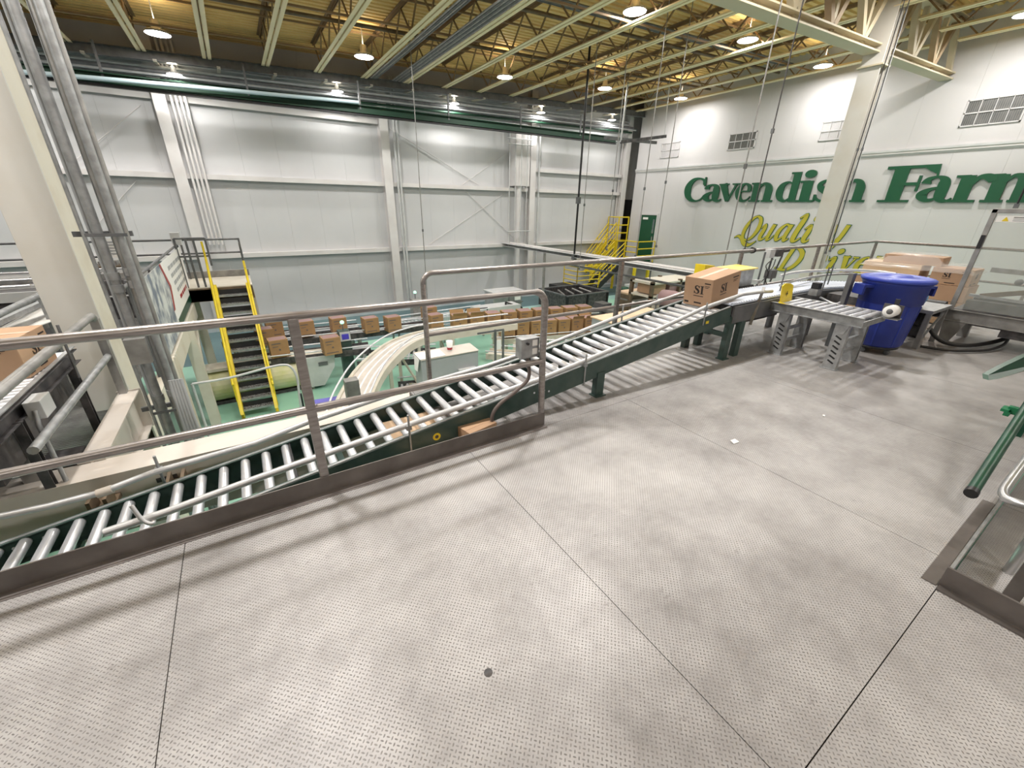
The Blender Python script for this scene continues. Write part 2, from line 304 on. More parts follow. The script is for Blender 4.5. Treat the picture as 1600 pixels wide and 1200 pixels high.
GL = {
 'C': (.95, [[(.86,.70,.10),(.80,.88,.08),(.60,.96,.07),(.36,.90,.15),(.2,.70,.24),(.16,.48,.28),(.22,.24,.23),(.38,.08,.14),(.6,.03,.07),(.8,.10,.06),(.92,.27,.05)], ('l',(.87,1.0,.06),(.89,.64,.06))]),
 'a': (.68, [[(.12,.50,.20),(.15,.61,.12),(.3,.67,.06),(.42,.61,.15),(.46,.48,.22),(.46,.16,.22),(.52,.05,.13),(.62,.04,.06),(.68,.11,.03)], [(.42,.40,.04),(.22,.33,.1),(.12,.19,.22),(.21,.06,.12),(.34,.07,.07),(.42,.15,.04)]]),
 'v': (.66, [('l',(.12,.68,.24),(.36,.03,.14)), ('l',(.36,.02,.07),(.58,.68,.06)), ('l',(-.02,.67,.05),(.32,.67,.05)), ('l',(.44,.67,.05),(.70,.67,.05))]),
 'e': (.66, [('l',(.16,.39,.05),(.56,.39,.05)), [(.55,.39,.14),(.52,.57,.13),(.37,.67,.06),(.21,.57,.15),(.14,.36,.23),(.21,.13,.17),(.38,.03,.09),(.54,.09,.05),(.62,.2,.03)]]),
 'n': (.80, [('l',(.18,0,.22),(.18,.66,.22)), ('l',(0,.03,.06),(.36,.03,.06)), ('l',(0,.66,.06),(.22,.66,.07)), [(.25,.48,.05),(.38,.64,.08),(.52,.60,.15),(.58,.44,.22),(.58,.2,.22),(.58,0,.22)], ('l',(.42,.03,.06),(.77,.03,.06))]),
 'd': (.80, [[(.5,.62,.05),(.34,.67,.07),(.18,.56,.17),(.13,.35,.23),(.18,.13,.17),(.34,.03,.08),(.5,.13,.05)], ('l',(.57,0,.22),(.57,1.0,.22)), ('l',(.38,.97,.06),(.6,.97,.06)), ('l',(.5,.03,.06),(.78,.03,.06))]),
 'i': (.40, [('l',(.19,0,.22),(.19,.68,.22)), ('l',(0,.03,.06),(.39,.03,.06)), ('l',(0,.66,.06),(.22,.66,.06)), ('o',(.2,.90,.13))]),
 's': (.56, [[(.49,.49,.06),(.44,.61,.08),(.28,.66,.08),(.14,.57,.14),(.17,.44,.17),(.34,.34,.21),(.46,.20,.18),(.42,.07,.12),(.27,.03,.08),(.12,.10,.08),(.06,.22,.06)], ('l',(.5,.66,.05),(.5,.46,.05)), ('l',(.05,.02,.05),(.05,.24,.05))]),
 'h': (.80, [('l',(.18,0,.22),(.18,1.0,.22)), ('l',(0,.03,.06),(.36,.03,.06)), ('l',(0,.97,.06),(.2,.97,.06)), [(.25,.48,.05),(.38,.64,.08),(.52,.60,.15),(.58,.44,.22),(.58,.2,.22),(.58,0,.22)], ('l',(.42,.03,.06),(.77,.03,.06))]),
 'F': (.95, [('l',(.30,0,.27),(.30,1,.27)), ('l',(.02,.03,.06),(.6,.03,.06)), ('l',(.02,.96,.08),(.93,.96,.08)), ('l',(.91,1.0,.06),(.95,.66,.03)), [(.72,.93,.05),(.85,.88,.14),(.92,.78,.05)], ('l',(.35,.5,.08),(.66,.5,.08)), ('l',(.67,.72,.05),(.67,.30,.05))]),
 'r': (.66, [('l',(.19,0,.22),(.19,.68,.22)), ('l',(0,.03,.06),(.42,.03,.06)), ('l',(0,.66,.06),(.22,.66,.06)), [(.27,.42,.05),(.36,.62,.1),(.5,.62,.17),(.58,.52,.14)]]),
 'm': (1.15, [('l',(.18,0,.22),(.18,.68,.22)), ('l',(0,.03,.06),(.34,.03,.06)), ('l',(0,.66,.06),(.22,.66,.07)), [(.25,.48,.05),(.36,.64,.08),(.48,.60,.15),(.54,.44,.22),(.54,.2,.22),(.54,0,.22)], ('l',(.40,.03,.06),(.7,.03,.06)), [(.6,.48,.05),(.72,.64,.08),(.86,.60,.15),(.92,.44,.22),(.92,.2,.22),(.92,0,.22)], ('l',(.78,.03,.06),(1.1,.03,.06))]),
 'S': (.80, [[(.68,.74,.08),(.6,.90,.1),(.4,.96,.09),(.2,.84,.18),(.24,.62,.22),(.48,.48,.26),(.64,.28,.24),(.56,.1,.16),(.36,.03,.09),(.16,.12,.1),(.08,.3,.08)], ('l',(.7,.98,.06),(.7,.68,.06)), ('l',(.06,0,.06),(.06,.34,.06))]),
 'I': (.50, [('l',(.25,0,.24),(.25,1,.24)), ('l',(.0,.035,.07),(.5,.035,.07)), ('l',(.0,.965,.07),(.5,.965,.07))]),
 'Q': (1.0, [[(.5,.98,.06),(.28,.86,.13),(.14,.5,.19),(.22,.15,.13),(.45,.03,.06),(.72,.15,.14),(.84,.5,.20),(.74,.85,.14),(.5,.98,.06)], [(-.22,.10,.03),(-.05,.17,.08),(.2,.08,.12),(.5,-.12,.16),(.8,-.16,.11),(1.05,0,.03)]]),
 'u': (.74, [[(-.02,.5,.03),(.1,.63,.1),(.15,.45,.17),(.13,.16,.17),(.22,.04,.11),(.38,.12,.05),(.5,.32,.05)], [(.54,.66,.17),(.51,.3,.17),(.54,.07,.13),(.66,.08,.05),(.76,.22,.03)]]),
 'q': (.74, [[(.5,.58,.06),(.34,.66,.07),(.18,.5,.15),(.14,.25,.17),(.26,.04,.10),(.46,.22,.05)], [(.55,.66,.17),(.52,.25,.16),(.58,.05,.12),(.72,.12,.04)]]),
 'l': (.40, [[(.0,.9,.04),(.16,1.03,.1),(.17,.8,.17),(.14,.4,.17),(.16,.1,.16),(.26,.03,.09),(.40,.16,.04)]]),
 'j': (.40, [[(-.02,.5,.03),(.12,.63,.12),(.15,.4,.17),(.14,.14,.16),(.24,.03,.09),(.40,.16,.04)], ('o',(.2,.90,.11))]),
 't': (.44, [[(.18,.95,.12),(.16,.5,.17),(.15,.12,.16),(.26,.03,.09),(.42,.16,.04)], ('l',(-.02,.66,.06),(.4,.66,.06))]),
 'y': (.72, [[(-.02,.5,.03),(.1,.63,.12),(.14,.35,.16),(.22,.08,.1),(.4,.14,.05),(.52,.35,.05)], [(.56,.68,.16),(.54,.3,.17),(.46,-.1,.13),(.28,-.3,.08),(.08,-.28,.06)]]),
 'D': (1.0, [('l',(.30,.94,.18),(.24,.06,.18)), [(-.08,.84,.05),(.1,.98,.09),(.5,.97,.1),(.82,.78,.18),(.88,.5,.2),(.74,.2,.17),(.46,.04,.1),(.15,.03,.07),(-.08,.08,.04)]]),
}
def glyph(mb, ch, O, U, V, N, th, extra=0):
    for i_, st in enumerate(GL[ch][1]):
        th = th*1.03
        if st[0] == 'l': mb.ribbon(st[1:], O, U, V, N, th, extra, False)
        elif st[0] == 'o':
            x, y, r = st[1]; r += extra; k = 14
            mb.prism([O+U*(x+r*math.cos(2*math.pi*i/k))+V*(y+r*math.sin(2*math.pi*i/k)) for i in range(k)], N*th)
        else: mb.ribbon(st, O, U, V, N, th, extra, True)
def word_mark(parent, text, O, U, V, N, name='printed_letter', m='ink', th=.0012):
    x = 0
    for ch in text:
        mb = MB(); glyph(mb, ch, O+U*x, U, V, N, th); mb.build(name, m, parent); x += GL[ch][0]*1.02
# ================================================================ lamps (positions of the hi-bay grid)
FZ = -2.5; YB = 17.0; XR = 17.5; X0 = -14.0; Y0 = -9.0
def zb(x): return 5.05+.037*(x+1.16)              # underside of the roof joists, the roof rises to the right
rows = [('nearest the sign wall gable', 8.2, 5.45), ]
row_c = [('third row from back wall', [(.1, 8.25), (4.2, 8.25), (8.36, 8.3), (12.4, 8.1), (16.3, 7.95)], .0),
         ('second row from back wall', [(-.65, 14.3), (3.85, 13.75), (8.3, 13.7), (12.3, 13.3), (16.3, 13.1)], -.15),
         ('low row along back wall', [(-.6, 16.1), (3.55, 16.1), (7.6, 16.1), (11.5, 16.1), (15.5, 16.1)], -.55),
         ('row over the steel deck', [(-4.6, 3.7), (-.5, 3.7), (3.6, 3.7), (7.7, 3.7), (11.8, 3.7), (15.9, 3.7)], 0),
         ('row behind the camera', [(-3.6, -3.2), (.1, -3.2), (4.2, -3.2), (8.3, -3.2), (12.4, -3.2), (16.3, -3.2)], 0)]
row_c[0][1].extend([(-4.0, 8.2), (-8.1, 8.2)]); row_c[1][1].extend([(-4.7, 13.8), (-8.8, 13.8)]); row_c[2][1].extend([(-4.6, 16.1), (-8.7, 16.1)])
ordn = ['first', 'second', 'third', 'fourth', 'fifth', 'sixth', 'seventh', 'eighth']
lampsrc = None
def lamp(x, y, z, label, pw=1.0):
    global lampsrc
    global lastlamp
    t = lastlamp = thing('high_bay_lamp', label, 'ceiling light', (x, y, z), 'high-bay lamps under the roof')
    if lampsrc is None:
        hb = MB().lathe([(0, .26), (.08, .26), (.10, .10), (.24, .05), (.25, .02), (.25, 0)], (x, y, z), 20).build('housing', 'lampb', t)
        ln = MB().lathe([(.235, .002), (0, .0021)], (x, y, z), 20).build('lens', 'lens', t)
        hk = MB().tube([(x, y, z+.25), (x, y, z+.75)], .012, 6).build('hanger', 'lampb', t)
        lampsrc = (hb, ln, hk)
    else:
        for s in lampsrc:
            c = s.copy(); COL.objects.link(c); c.parent = t
    L = bpy.data.lights.new('lamp_light', 'AREA'); L.shape = 'DISK'; L.size = .26; L.energy = LAMP_W*pw; L.color = (1, .975, .94)
    L2 = bpy.data.lights.new('added_uplight', 'AREA'); L2.shape = 'DISK'; L2.size = .3; L2.energy = LAMP_W*.08; L2.color = (1, .88, .66)  # extra upward fill light, added at each lamp to brighten the roof deck
    lo2 = bpy.data.objects.new('added_uplight', L2); COL.objects.link(lo2); lo2.parent = t; lo2.location = (0, 0, .28); lo2.rotation_euler = (math.pi, 0, 0)
    lo = bpy.data.objects.new('lamp_light', L); COL.objects.link(lo); lo.parent = t; lo.location = (0, 0, -.02)
for rn, pts, dz in row_c:
    for i, (x, y) in enumerate(sorted(pts)):
        z = min(zb(x)+dz+.15, 5.7)
        lamp(x, y, z, 'lit white high-bay lamp, %s from the left in the %s' % (ordn[i], rn), .5 if 'low' in rn else (2.0 if x < 5 else 1.15) if 'deck' in rn else .7 if 'camera' in rn else .92)
        if 'low' in rn: lastlamp.scale = (.7, .7, .7)
# ================================================================ setting
fl = struct('floor'); 
EDGE_X = 1.05
def plate(x0, y0, x1, y1):
    g = .0018
    MB().box((x0+g, y0+g, -.02), (x1-g, y1-g, 0)).build('floor_plate', 'floor', fl)
ys = [-7.6, -4.5, -1.5, .07, 2.235]
xs = [-7.03+1.62*k for k in range(13)]
for i in range(len(xs)-1):
    a, b = xs[i], min(xs[i+1], 11.15)
    for j in range(len(ys)-1):
        y0, y1 = ys[j], ys[j+1]
        if j == 2 and b > 2.5:
            if a < 2.44: plate(a, y0, 2.44, y1)
            elif a > 5.5: plate(a, y0, b, y1)
            if a < 2.44 < b: pass
            if a < 5.7 < b: pass
            continue
        plate(a, y0, b, y1)
    if b > EDGE_X: plate(max(a, EDGE_X), 2.235, b, 3.42)
# the seam weld beads and lower substrate of the deck
MB().box((-7.0, -7.6, -.09), (2.42, 2.24, -.022)).box((2.42, .09, -.09), (11.15, 2.24, -.022)).box((EDGE_X, 2.24, -.09), (11.15, 3.42, -.022)).box((5.55, -7.6, -.09), (11.15, .09, -.022)).box((2.42, -7.6, -.09), (5.55, -1.5, -.022)).build('floor_substrate', 'toe', fl)
lf = MB().box((X0, Y0, FZ-.1), (XR, YB, FZ)).build('floor', 'egreen'); lf['kind'] = 'structure'
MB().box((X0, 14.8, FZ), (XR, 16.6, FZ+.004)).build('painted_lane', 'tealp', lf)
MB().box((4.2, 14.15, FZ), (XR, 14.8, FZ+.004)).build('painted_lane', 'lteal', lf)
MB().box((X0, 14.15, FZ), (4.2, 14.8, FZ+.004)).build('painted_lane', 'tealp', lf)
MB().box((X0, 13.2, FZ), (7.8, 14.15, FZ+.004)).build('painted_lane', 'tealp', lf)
b = MB().box((X0, 16.6, FZ), (XR, YB, FZ+.16)).build('baseboard_back', 'wstrip'); b['kind'] = 'structure'
# back wall of vertical panels, girts
wb = struct('wall_back')
k = X0
while k < 19.5:
    MB().box((k+.0012, YB, FZ), (k+1.0388, YB+.12, 6.6)).build('wall_panel', 'white', wb); k += 1.04
MB().box((X0, YB+.121, FZ), (19.6, YB+.2, 6.6)).build('wall_core', 'ledge', wb)
def girt(x0, x1, z, d=.22, y=YB):
    MB().box((x0, y-d, z-.03), (x1, y, z+.03)).box((x0, y-d-.001, z-.11), (x1, y-d+.02, z+.029)).build('girt', 'ledge', wb)
colx = [-7.35, -1.12, 5.1, 11.6, 17.75]
cw = [(X0, -7.5)]+[(colx[i]+.15, colx[i+1]-.15) for i in range(4)]
for a, c in cw:
    girt(a, c, 2.30); girt(a, c, -.03)
girt(-7, -1.3, 4.28, .14); girt(-.95, 4.95, 4.28, .14); girt(11.75, 17.6, 3.12)
for x in colx[:4]:
    MB().ibeam((x, YB-.17, FZ), (x, YB-.17, 6.0), .30, .34, .016, up=(0, 1, 0)).build('wall_column', 'ledge', wb)
MB().ibeam((17.3, YB-.25, FZ), (17.3, YB-.25, 6.0), .30, .34, .016, up=(0, 1, 0)).build('wall_column', 'ledge', wb)
# bracing rods and pipes fixed to the wall
for (p, q) in [((5.4, 4.1), (9.0, 2.4)), ((11.3, 4.2), (8.2, 2.35)), ((8.3, 2.2), (11.0, .1)), ((10.3, 2.1), (6.6, .05)), ((-1.6, 4.0), (-3.4, 2.5)), ((-2.2, 2.1), (-4.2, .1))]:
    MB().tube([(p[0], YB-.05, p[1]), (q[0], YB-.05, q[1])], .012, 6).build('brace_rod', 'ledge', wb)
for x, n_, r_ in ((-.85, 4, .035), (5.45, 2, .04), (11.95, 1, .04)):
    for i in range(n_):
        MB().tube([(x+i*.11, YB-.30, FZ if x > 0 else .3), (x+i*.11, YB-.30, 5.6)], r_, 8).build('wall_conduit', 'lgrey' if x > 0 else 'ledge', wb)
# duct with cage on wall
MB().box((10.55, YB-.5, 2.4), (11.3, YB-.06, 4.7)).build('wall_duct', 'ledge', wb)
dq = MB()
for x in (10.2, 10.5, 10.8, 11.1): dq.tube([(x, YB-.6, -.1), (x, YB-.6, 4.6)], .018, 6)
for z in (4.15, 3.95, .55): dq.tube([(10.1, YB-.62, z), (11.35, YB-.62, z)], .02, 6)
dq.build('pipe_group', 'lgrey', wb)
MB().tube([(10.85, YB-.3, -2.3), (10.85, YB-.3, 2.4)], .12, 12).build('wall_conduit', 'ledge', wb)
# right wall with sign, gable
wr = struct('wall_right')
y = Y0
while y < 16.0:
    y2 = min(y+1.12, 16.1)
    for za, zc in ((FZ, 3.22), (3.36, 7.0)):
        if y < 15.45 and y2 > 14.3 and za < 0 and False: pass
        MB().box((XR, y+.0012, za), (XR+.12, y2-.0012, zc)).build('wall_panel', 'white2', wr)
    y = y2
MB().box((XR+.121, Y0, FZ), (XR+.3, 16.1, 7.0)).box((XR-.05, Y0, 3.24), (XR+.12, 16.1, 3.35)).build('wall_core', 'ledge', wr)
t1 = MB().box((XR-.07, Y0, 3.30), (XR, 16.1, 3.36)).box((XR-.02, Y0, 3.20), (XR, 16.1, 3.30)).build('trim_1', 'lgrey'); t1['kind'] = 'structure'
# recess beyond the sign wall corner
MB().box((XR+.3, 16.0, FZ), (19.6, 16.1, 6.6)).box((19.6, 16.0, FZ), (19.7, YB+.1, 6.6)).build('recess_wall', 'ledge', wr)
dd = struct('door_2', (18.2, YB-.03, .2)); MB().box((17.75, YB-.05, -.1), (18.75, YB-.005, 2.0)).build('door_leaf', 'black', dd)
d1 = struct('door_1', (XR, 14.85, -.9))
MB().box((XR-.03, 14.37, -.9), (XR-.002, 15.33, 1.29)).build('door_leaf', 'dgreen', d1)
MB().box((XR-.05, 14.30, -.9), (XR, 14.37, 1.36)).box((XR-.05, 15.33, -.9), (XR, 15.40, 1.36)).box((XR-.05, 14.37, 1.29), (XR, 15.33, 1.36)).build('door_frame', 'white2', d1)
MB().box((XR-.06, 14.9, 1.08), (XR-.031, 15.2, 1.18)).build('door_sign', 'paper', d1)
MB().box((XR-.05, 14.46, .45), (XR-.031, 14.56, 1.1)).build('door_window', 'mesh', d1)
MB().box((XR-.09, 14.45, .1), (XR-.031, 14.49, .3)).build('door_handle', 'ss', d1)
for i, (nm, x0, y0, x1, y1) in enumerate([('wall_left', X0-.1, Y0, X0, YB), ('wall_front', X0, Y0-.1, XR, Y0)]):
    o = MB().box((x0, y0, FZ), (x1, y1, 6.9)).build(nm, 'white'); o['kind'] = 'structure'
# louvred grilles
def grille(y0, z0, z1, label, bright=False, wd=1.1):
    t = thing('wall_grille', label, 'vent', (XR, y0+wd/2, z0), 'louvred grilles high on the sign wall')
    x = XR-.03
    f = MB().box((x, y0, z0), (XR, y0+.03, z1)).box((x, y0+wd-.03, z0), (XR, y0+wd, z1)).box((x, y0, z0), (XR, y0+wd, z0+.03)).box((x, y0, z1-.03), (XR, y0+wd, z1)).box((x, y0, (z0+z1)/2-.015), (XR, y0+wd, (z0+z1)/2+.015))
    for j in (1, 2, 3): f.box((x, y0+wd*j/4-.008, z0), (XR, y0+wd*j/4+.008, z1))
    f.build('grille_frame', 'white2', t)
    MB().box((XR-.004, y0+.02, z0+.02), (XR-.001, y0+wd-.02, z1-.02)).build('backing', 'white2' if bright else 'dgrey', t)
    sl = MB(); n = 26
    for j in range(n):
        yy = y0+.03+(wd-.06)*j/n; sl.box((XR-.02, yy, z0+.03), (XR-.012, yy+.012, z1-.03))
    sl.build('louvre_slats', 'white2' if bright else 'louv', t, kind='stuff')
grille(13.7, 3.75, 4.36, 'white louvred grille nearest the room corner, painted over', True, 1.0)
grille(10.27, 3.80, 4.37, 'grey louvred grille above the first word of the green lettering')
grille(6.95, 3.80, 4.36, 'pale louvred grille partly hidden by the tall column', True)
grille(3.4, 3.79, 4.42, 'grey louvred grille at the right edge of the photograph', wd=1.15)
# ---------------------------------------------------------------- ceiling
ce = struct('ceiling', (0, 0, 5.9))
dk = MB(); vs = []; y = Y0; prof = []
while y < YB:
    prof += [(y, 0), (y+.10, 0), (y+.118, .045), (y+.182, .045)]; y += .2
a, c = X0, 19.6; n = len(prof)
for x in (a, c):
    for (yy, dz) in prof: vs.append((x, yy, zb(x)+.72+dz))
dk.add(vs, [(i, i+1, n+i+1, n+i) for i in range(n-1)]); dk.build('roof_deck', 'creamdeck', ce)
MB().add([(a, Y0, zb(a)+.9), (c, Y0, zb(c)+.9), (c, YB+.2, zb(c)+.9), (a, YB+.2, zb(a)+.9)], [(0, 1, 2, 3)]).build('roof_top', 'creamdeck', ce)
def joist(x, y0, y1):
    z = zb(x)
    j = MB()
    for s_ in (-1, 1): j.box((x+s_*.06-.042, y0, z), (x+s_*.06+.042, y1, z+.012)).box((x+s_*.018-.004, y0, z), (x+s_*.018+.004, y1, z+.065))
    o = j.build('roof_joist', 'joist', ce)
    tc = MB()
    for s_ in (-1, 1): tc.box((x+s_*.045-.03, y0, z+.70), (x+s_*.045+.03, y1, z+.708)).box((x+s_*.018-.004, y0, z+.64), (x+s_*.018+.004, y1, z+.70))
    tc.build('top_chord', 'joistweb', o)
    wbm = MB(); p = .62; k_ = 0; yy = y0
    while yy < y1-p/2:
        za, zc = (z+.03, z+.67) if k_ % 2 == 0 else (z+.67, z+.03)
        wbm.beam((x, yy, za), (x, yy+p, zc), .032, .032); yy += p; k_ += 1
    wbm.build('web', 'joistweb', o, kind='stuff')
x = -1.16-1.385*9
while x < 17.4:
    joist(x, 5.3, 15.95)
    if x > 3: joist(x, -4, 5.05)
    x += 1.385
# bridging angles across the joists
for yy in (8.6, 11.4, 14.0):
    MB().beam((X0, yy, zb(X0)+.09), (17.4, yy, zb(17.4)+.09), .04, .04).beam((X0, yy+.1, zb(X0)+.62), (17.4, yy+.1, zb(17.4)+.62), .04, .04).build('bridging_angle', 'joistweb', ce)
# dark service pipes run between the joists
for i, (yy, dz, r, m_) in enumerate([(9.9, .35, .045, 'brown'), (12.6, .33, .045, 'brown')]):
    MB().tube([(X0, yy, zb(X0)+dz), (17.4, yy, zb(17.4)+dz)], r, 8).build('sprinkler_pipe', m_, ce)
for i in range(5):
    MB().tube([(6.2, 9.25+i*.07, zb(6.2)+.42), (17.0, 9.25+i*.07, zb(17)+.42)], .022, 6).build('conduit', 'dgrey', ce)
# conduit bundles along the joists
for xx, m_, k_ in ((4.52, 'dgrey', 4), (5.2, 'dgrey', 7)):
    for i in range(k_):
        MB().tube([(xx+i*.055, 5.3, zb(xx)-.03), (xx+i*.055, 15.6, zb(xx)-.03)], .02, 6).build('conduit', m_ if i % 2 else 'mgrey', ce)
# eave zone
gb = lambda z0, x: z0+.0155*(x+3.9)
def sl(x, z, s=.037): return z+s*(x+1.16)
MB().ibeam((X0, 15.98, sl(X0, 4.98)), (18.6, 15.98, sl(18.6, 4.98)), .16, .22).build('eave_beam', 'dgrey', ce)
MB().add([(X0, 16.1, sl(X0, 4.95)), (18.6, 16.1, sl(18.6, 4.95)), (18.6, YB, sl(18.6, 5.2)), (X0, YB, sl(X0, 5.2))], [(0, 1, 2, 3)]).build('eave_panel', 'grey', ce)
for i, (yy, z, r, m_) in enumerate([(16.3, 4.72, .05, 'dgrey'), (16.5, 4.86, .035, 'lgrey'), (16.15, 4.62, .03, 'grey'), (16.7, 4.70, .06, 'dgrey'), (16.4, 4.55, .04, 'crgreen'), (16.6, 5.0, .03, 'lgrey')]):
    MB().tube([(X0, yy, sl(X0, z, .022)), (17.2, yy, sl(17.2, z, .022))], r, 8).build('eave_pipe', m_, ce)
k = X0+.6
while k < 17:
    MB().beam((k, 15.9, sl(k, 4.88)), (k, 16.9, sl(k, 4.95)), .08, .05).build('eave_bracket', 'cream', ce); k += 1.385
# crane rail
cr = thing('crane_rail_beam', 'long dark green steel beam slung along the back wall below the roof', 'beam', (5, 15.5, 4.3))
pA, pB = at_y(0, 103, 15.5), at_y(962, 219, 15.5); dirv = (pB-pA); pA = pA-dirv*.5
MB().ibeam(pA, pB, .2, .22, .02).build('beam_web', 'crgreen', cr)
MB().beam(pA-Vector((0, 0, .15)), pB-Vector((0, 0, .15)), .12, .05).build('lower_flange', 'black', cr)
hg = MB()
for k_ in range(9):
    p = pA.lerp(pB, (k_+.7)/9.4); hg.beam(p, p+Vector((0, 0, .75)), .05, .05)
hg.build('hanger_rods', 'dgrey', cr)
pp = thing('pale_pipe', 'pale blue-grey pipe running under the green beam at the left', 'pipe', (-1, 15.6, 4.1))
MB().tube([at_y(-80, 98, 15.3), at_y(30, 112, 15.3), at_y(250, 131, 15.3), at_y(560, 160, 15.3)], .05, 10).build('pipe_body', 'skyp', pp)
# pair of dark bars hanging near the corner
hb = thing('hanging_track', 'short dark crossed steel bars hanging near the room corner', 'track', at_y(1000, 215, 12.5))
MB().beam(at_y(970, 222, 12.5), at_y(1040, 213, 12.0), .12, .1).build('track_bar', 'dark', hb)
MB().beam(at_y(945, 215, 12.9), at_y(1025, 223, 12.9), .1, .1).build('track_bar', 'dgrey', hb)
MB().tube([at_y(970, 222, 12.5), at_y(978, 160, 12.5)+Vector((0, 0, .6))], .03, 6).tube([at_y(1038, 213, 12.0), at_y(1040, 170, 12.0)+Vector((0, 0, 1))], .015, 6).build('hanger', 'lgrey', hb)
# ---------------------------------------------------------------- girder and tall column
gt = thing('roof_girder', 'cream steel truss girder meeting the tall column below the roof', 'girder', (12.7, 5.2, 4.8))
ga, gc = Vector((-2, 5.2, 4.29)), Vector((17.5, 5.2, 5.07))
MB().ibeam(ga, gc, .30, .16, .03).build('bottom_chord', 'truss', gt)
up = Vector((0, 0, 1.15)); MB().ibeam(ga+up, gc+up, .24, .16, .02).build('top_chord', 'truss', gt)
L_ = (gc-ga); n = 14
for i in range(n):
    p, q = ga+L_*(i/n), ga+L_*((i+1)/n); mid = (p+q)/2
    MB().beam(p+Vector((0, 0, .05)), mid+up, .12, .12).build('diagonal', 'trussd' if i % 2 else 'truss', gt)
    MB().beam(mid+up, q+Vector((0, 0, .05)), .12, .12).build('diagonal', 'truss' if i % 2 else 'trussd', gt)
    MB().beam(p, p+up, .10, .10).build('vertical', 'truss', gt)
tc = thing('steel_column', 'tall off-white steel column standing in front of the green lettering', 'column', (12.7, 5.05, FZ))
MB().ibeam((12.75, 5.15, FZ), (12.75, 5.15, 6.2), .40, .30, .03, up=(1, 0, 0)).build('column_shaft', 'colw', tc)
MB().box((12.55, 4.90, 4.55), (12.95, 5.40, 4.58)).build('cap_plate', 'truss', tc)
MB().tube([(12.86, 4.90, -2), (12.86, 4.90, 6.2)], .018, 6).build('conduit', 'lgrey', tc)
# ---------------------------------------------------------------- lettering
N_ = Vector((-1, 0, 0)); U_ = Vector((0, -1, 0)); V_ = Vector((0, 0, 1))
sg = thing('wall_lettering', 'large dark green raised serif lettering reading Cavendish Farms', 'sign', (XR, 8, 1.9))
spans = [('C', 1067, 1100, .96), ('a', 1097, 1126, .98), ('v', 1121, 1150, .98), ('e', 1146, 1172, .98), ('n', 1170, 1208, .98), ('d', 1209, 1248, .98), ('i', 1243, 1270, 1.0), ('s', 1268, 1298, 1.0), ('h', 1301, 1352, 1.0), ('F', 1369, 1450, 1.0), ('a', 1427, 1484, 1.0), ('r', 1480, 1547, 1.0), ('m', 1530, 1660, 1.0), ('s', 1664, 1720, 1.0)]
for ch, xa, xb, sc in spans:
    ya, yb = at_x(xa, 316, XR).y, at_x(xb, 317, XR).y; wd = GL[ch][0]; s_ = (ya-yb)/wd
    mb = MB(); glyph(mb, ch, Vector((XR-.012, ya, 1.90)), U_*s_, V_*sc, N_, .06); mb.build('letter', 'sgreen', sg)
sy = thing('script_lettering', 'yellow script lettering outlined in dark green under the serif sign', 'sign', (XR, 8, .4))
def script(ch, xa, xb, ybase, zh, sh=.30):
    ya, yb = at_x(xa, ybase, XR).y, at_x(xb, ybase, XR).y; z0 = at_x((xa+xb)/2, ybase, XR).z; s_ = (ya-yb)/(GL[ch][0]*1.0)
    V = Vector((0, -sh*zh, zh)); O = Vector((XR-.010, ya, z0))
    mb = MB(); glyph(mb, ch, O, U_*s_, V, N_, .02, .022); mb.build('letter_outline', 'soutl', sy)
    mb = MB(); glyph(mb, ch, O+N_*.012, U_*s_, V, N_, .03); mb.build('letter', 'syellow', sy)
for a_ in [('Q', 1152, 1180, 376, .95), ('u', 1181, 1204, 376, .92), ('q', 1204, 1230, 377, .92), ('l', 1230, 1247, 378, .92), ('j', 1247, 1264, 379, .92), ('t', 1266, 1284, 380, .92), ('y', 1286, 1314, 381, .92),
           ('D', 1211, 1243, 423, .88), ('r', 1262, 1284, 424, .80), ('j', 1285, 1302, 425, .80), ('v', 1303, 1325, 426, .80), ('e', 1326, 1350, 427, .80), ('n', 1352, 1384, 428, .80)]: script(*a_)
# ================================================================ guard rails on the deck
Z3 = Vector((0, 0, 1))
g1 = thing('guard_rail', 'front steel guard rail along the deck edge, with scuffed toe plate below', 'railing', (0, 2.27, 0))
ry = 2.27
MB().tube([(-6.5, ry, 1.10), (-1.4, ry, 1.09)]+[(1.62, ry, 1.065)]+arc((1.62, ry, .965), .10, math.pi/2, 0, 6, (1, 0, 0), (0, 0, 1))+[(1.72, ry, .6), (1.735, ry, .02)], .0245, 14).build('top_rail', 'steel', g1)
MB().tube([(-6.5, ry, .56), (.14, ry, .555), (1.72, ry, .545)], .022, 12).build('mid_rail', 'steel', g1)
for x in (.14, -1.55, -3.2, -4.8): MB().box((x-.025, ry-.02, .0), (x+.025, ry+.02, 1.07)).build('post', 'steel', g1, bevel=.006)
MB().box((-6.5, 2.243, .012), (1.75, 2.251, .118)).build('toe_plate', 'toe', g1)
MB().box((-6.5, 2.205, 0), (1.75, 2.243, .012)).box((-6.5, 2.196, 0), (1.75, 2.205, .004)).build('toe_angle', 'steel', g1)
g2 = thing('guard_rail', 'rear steel guard rail along the far edge of the deck, behind the roller conveyor', 'railing', (6, 3.45, 0))
ry2 = 3.45
MB().tube([(1.27, ry2, -.05), (1.27, ry2, .96)]+arc((1.36, ry2, .96), .09, math.pi, math.pi/2, 6, (1, 0, 0), (0, 0, 1))+[(6, ry2-.02, 1.05), (11.0, ry2, 1.05), (11.08, ry2-.08, 1.05), (11.08, -4, 1.05)], .024, 12).build('top_rail', 'steel', g2)
MB().tube([(1.27, ry2, .50), (11.08, ry2, .50), (11.08, -4, .50)], .02, 10).build('mid_rail', 'steel', g2)
for x in (3.70, 6.17, 8.57, 11.08): MB().box((x-.024, ry2-.022, -.09), (x+.024, ry2+.022, 1.04)).build('post', 'steel', g2, bevel=.005)
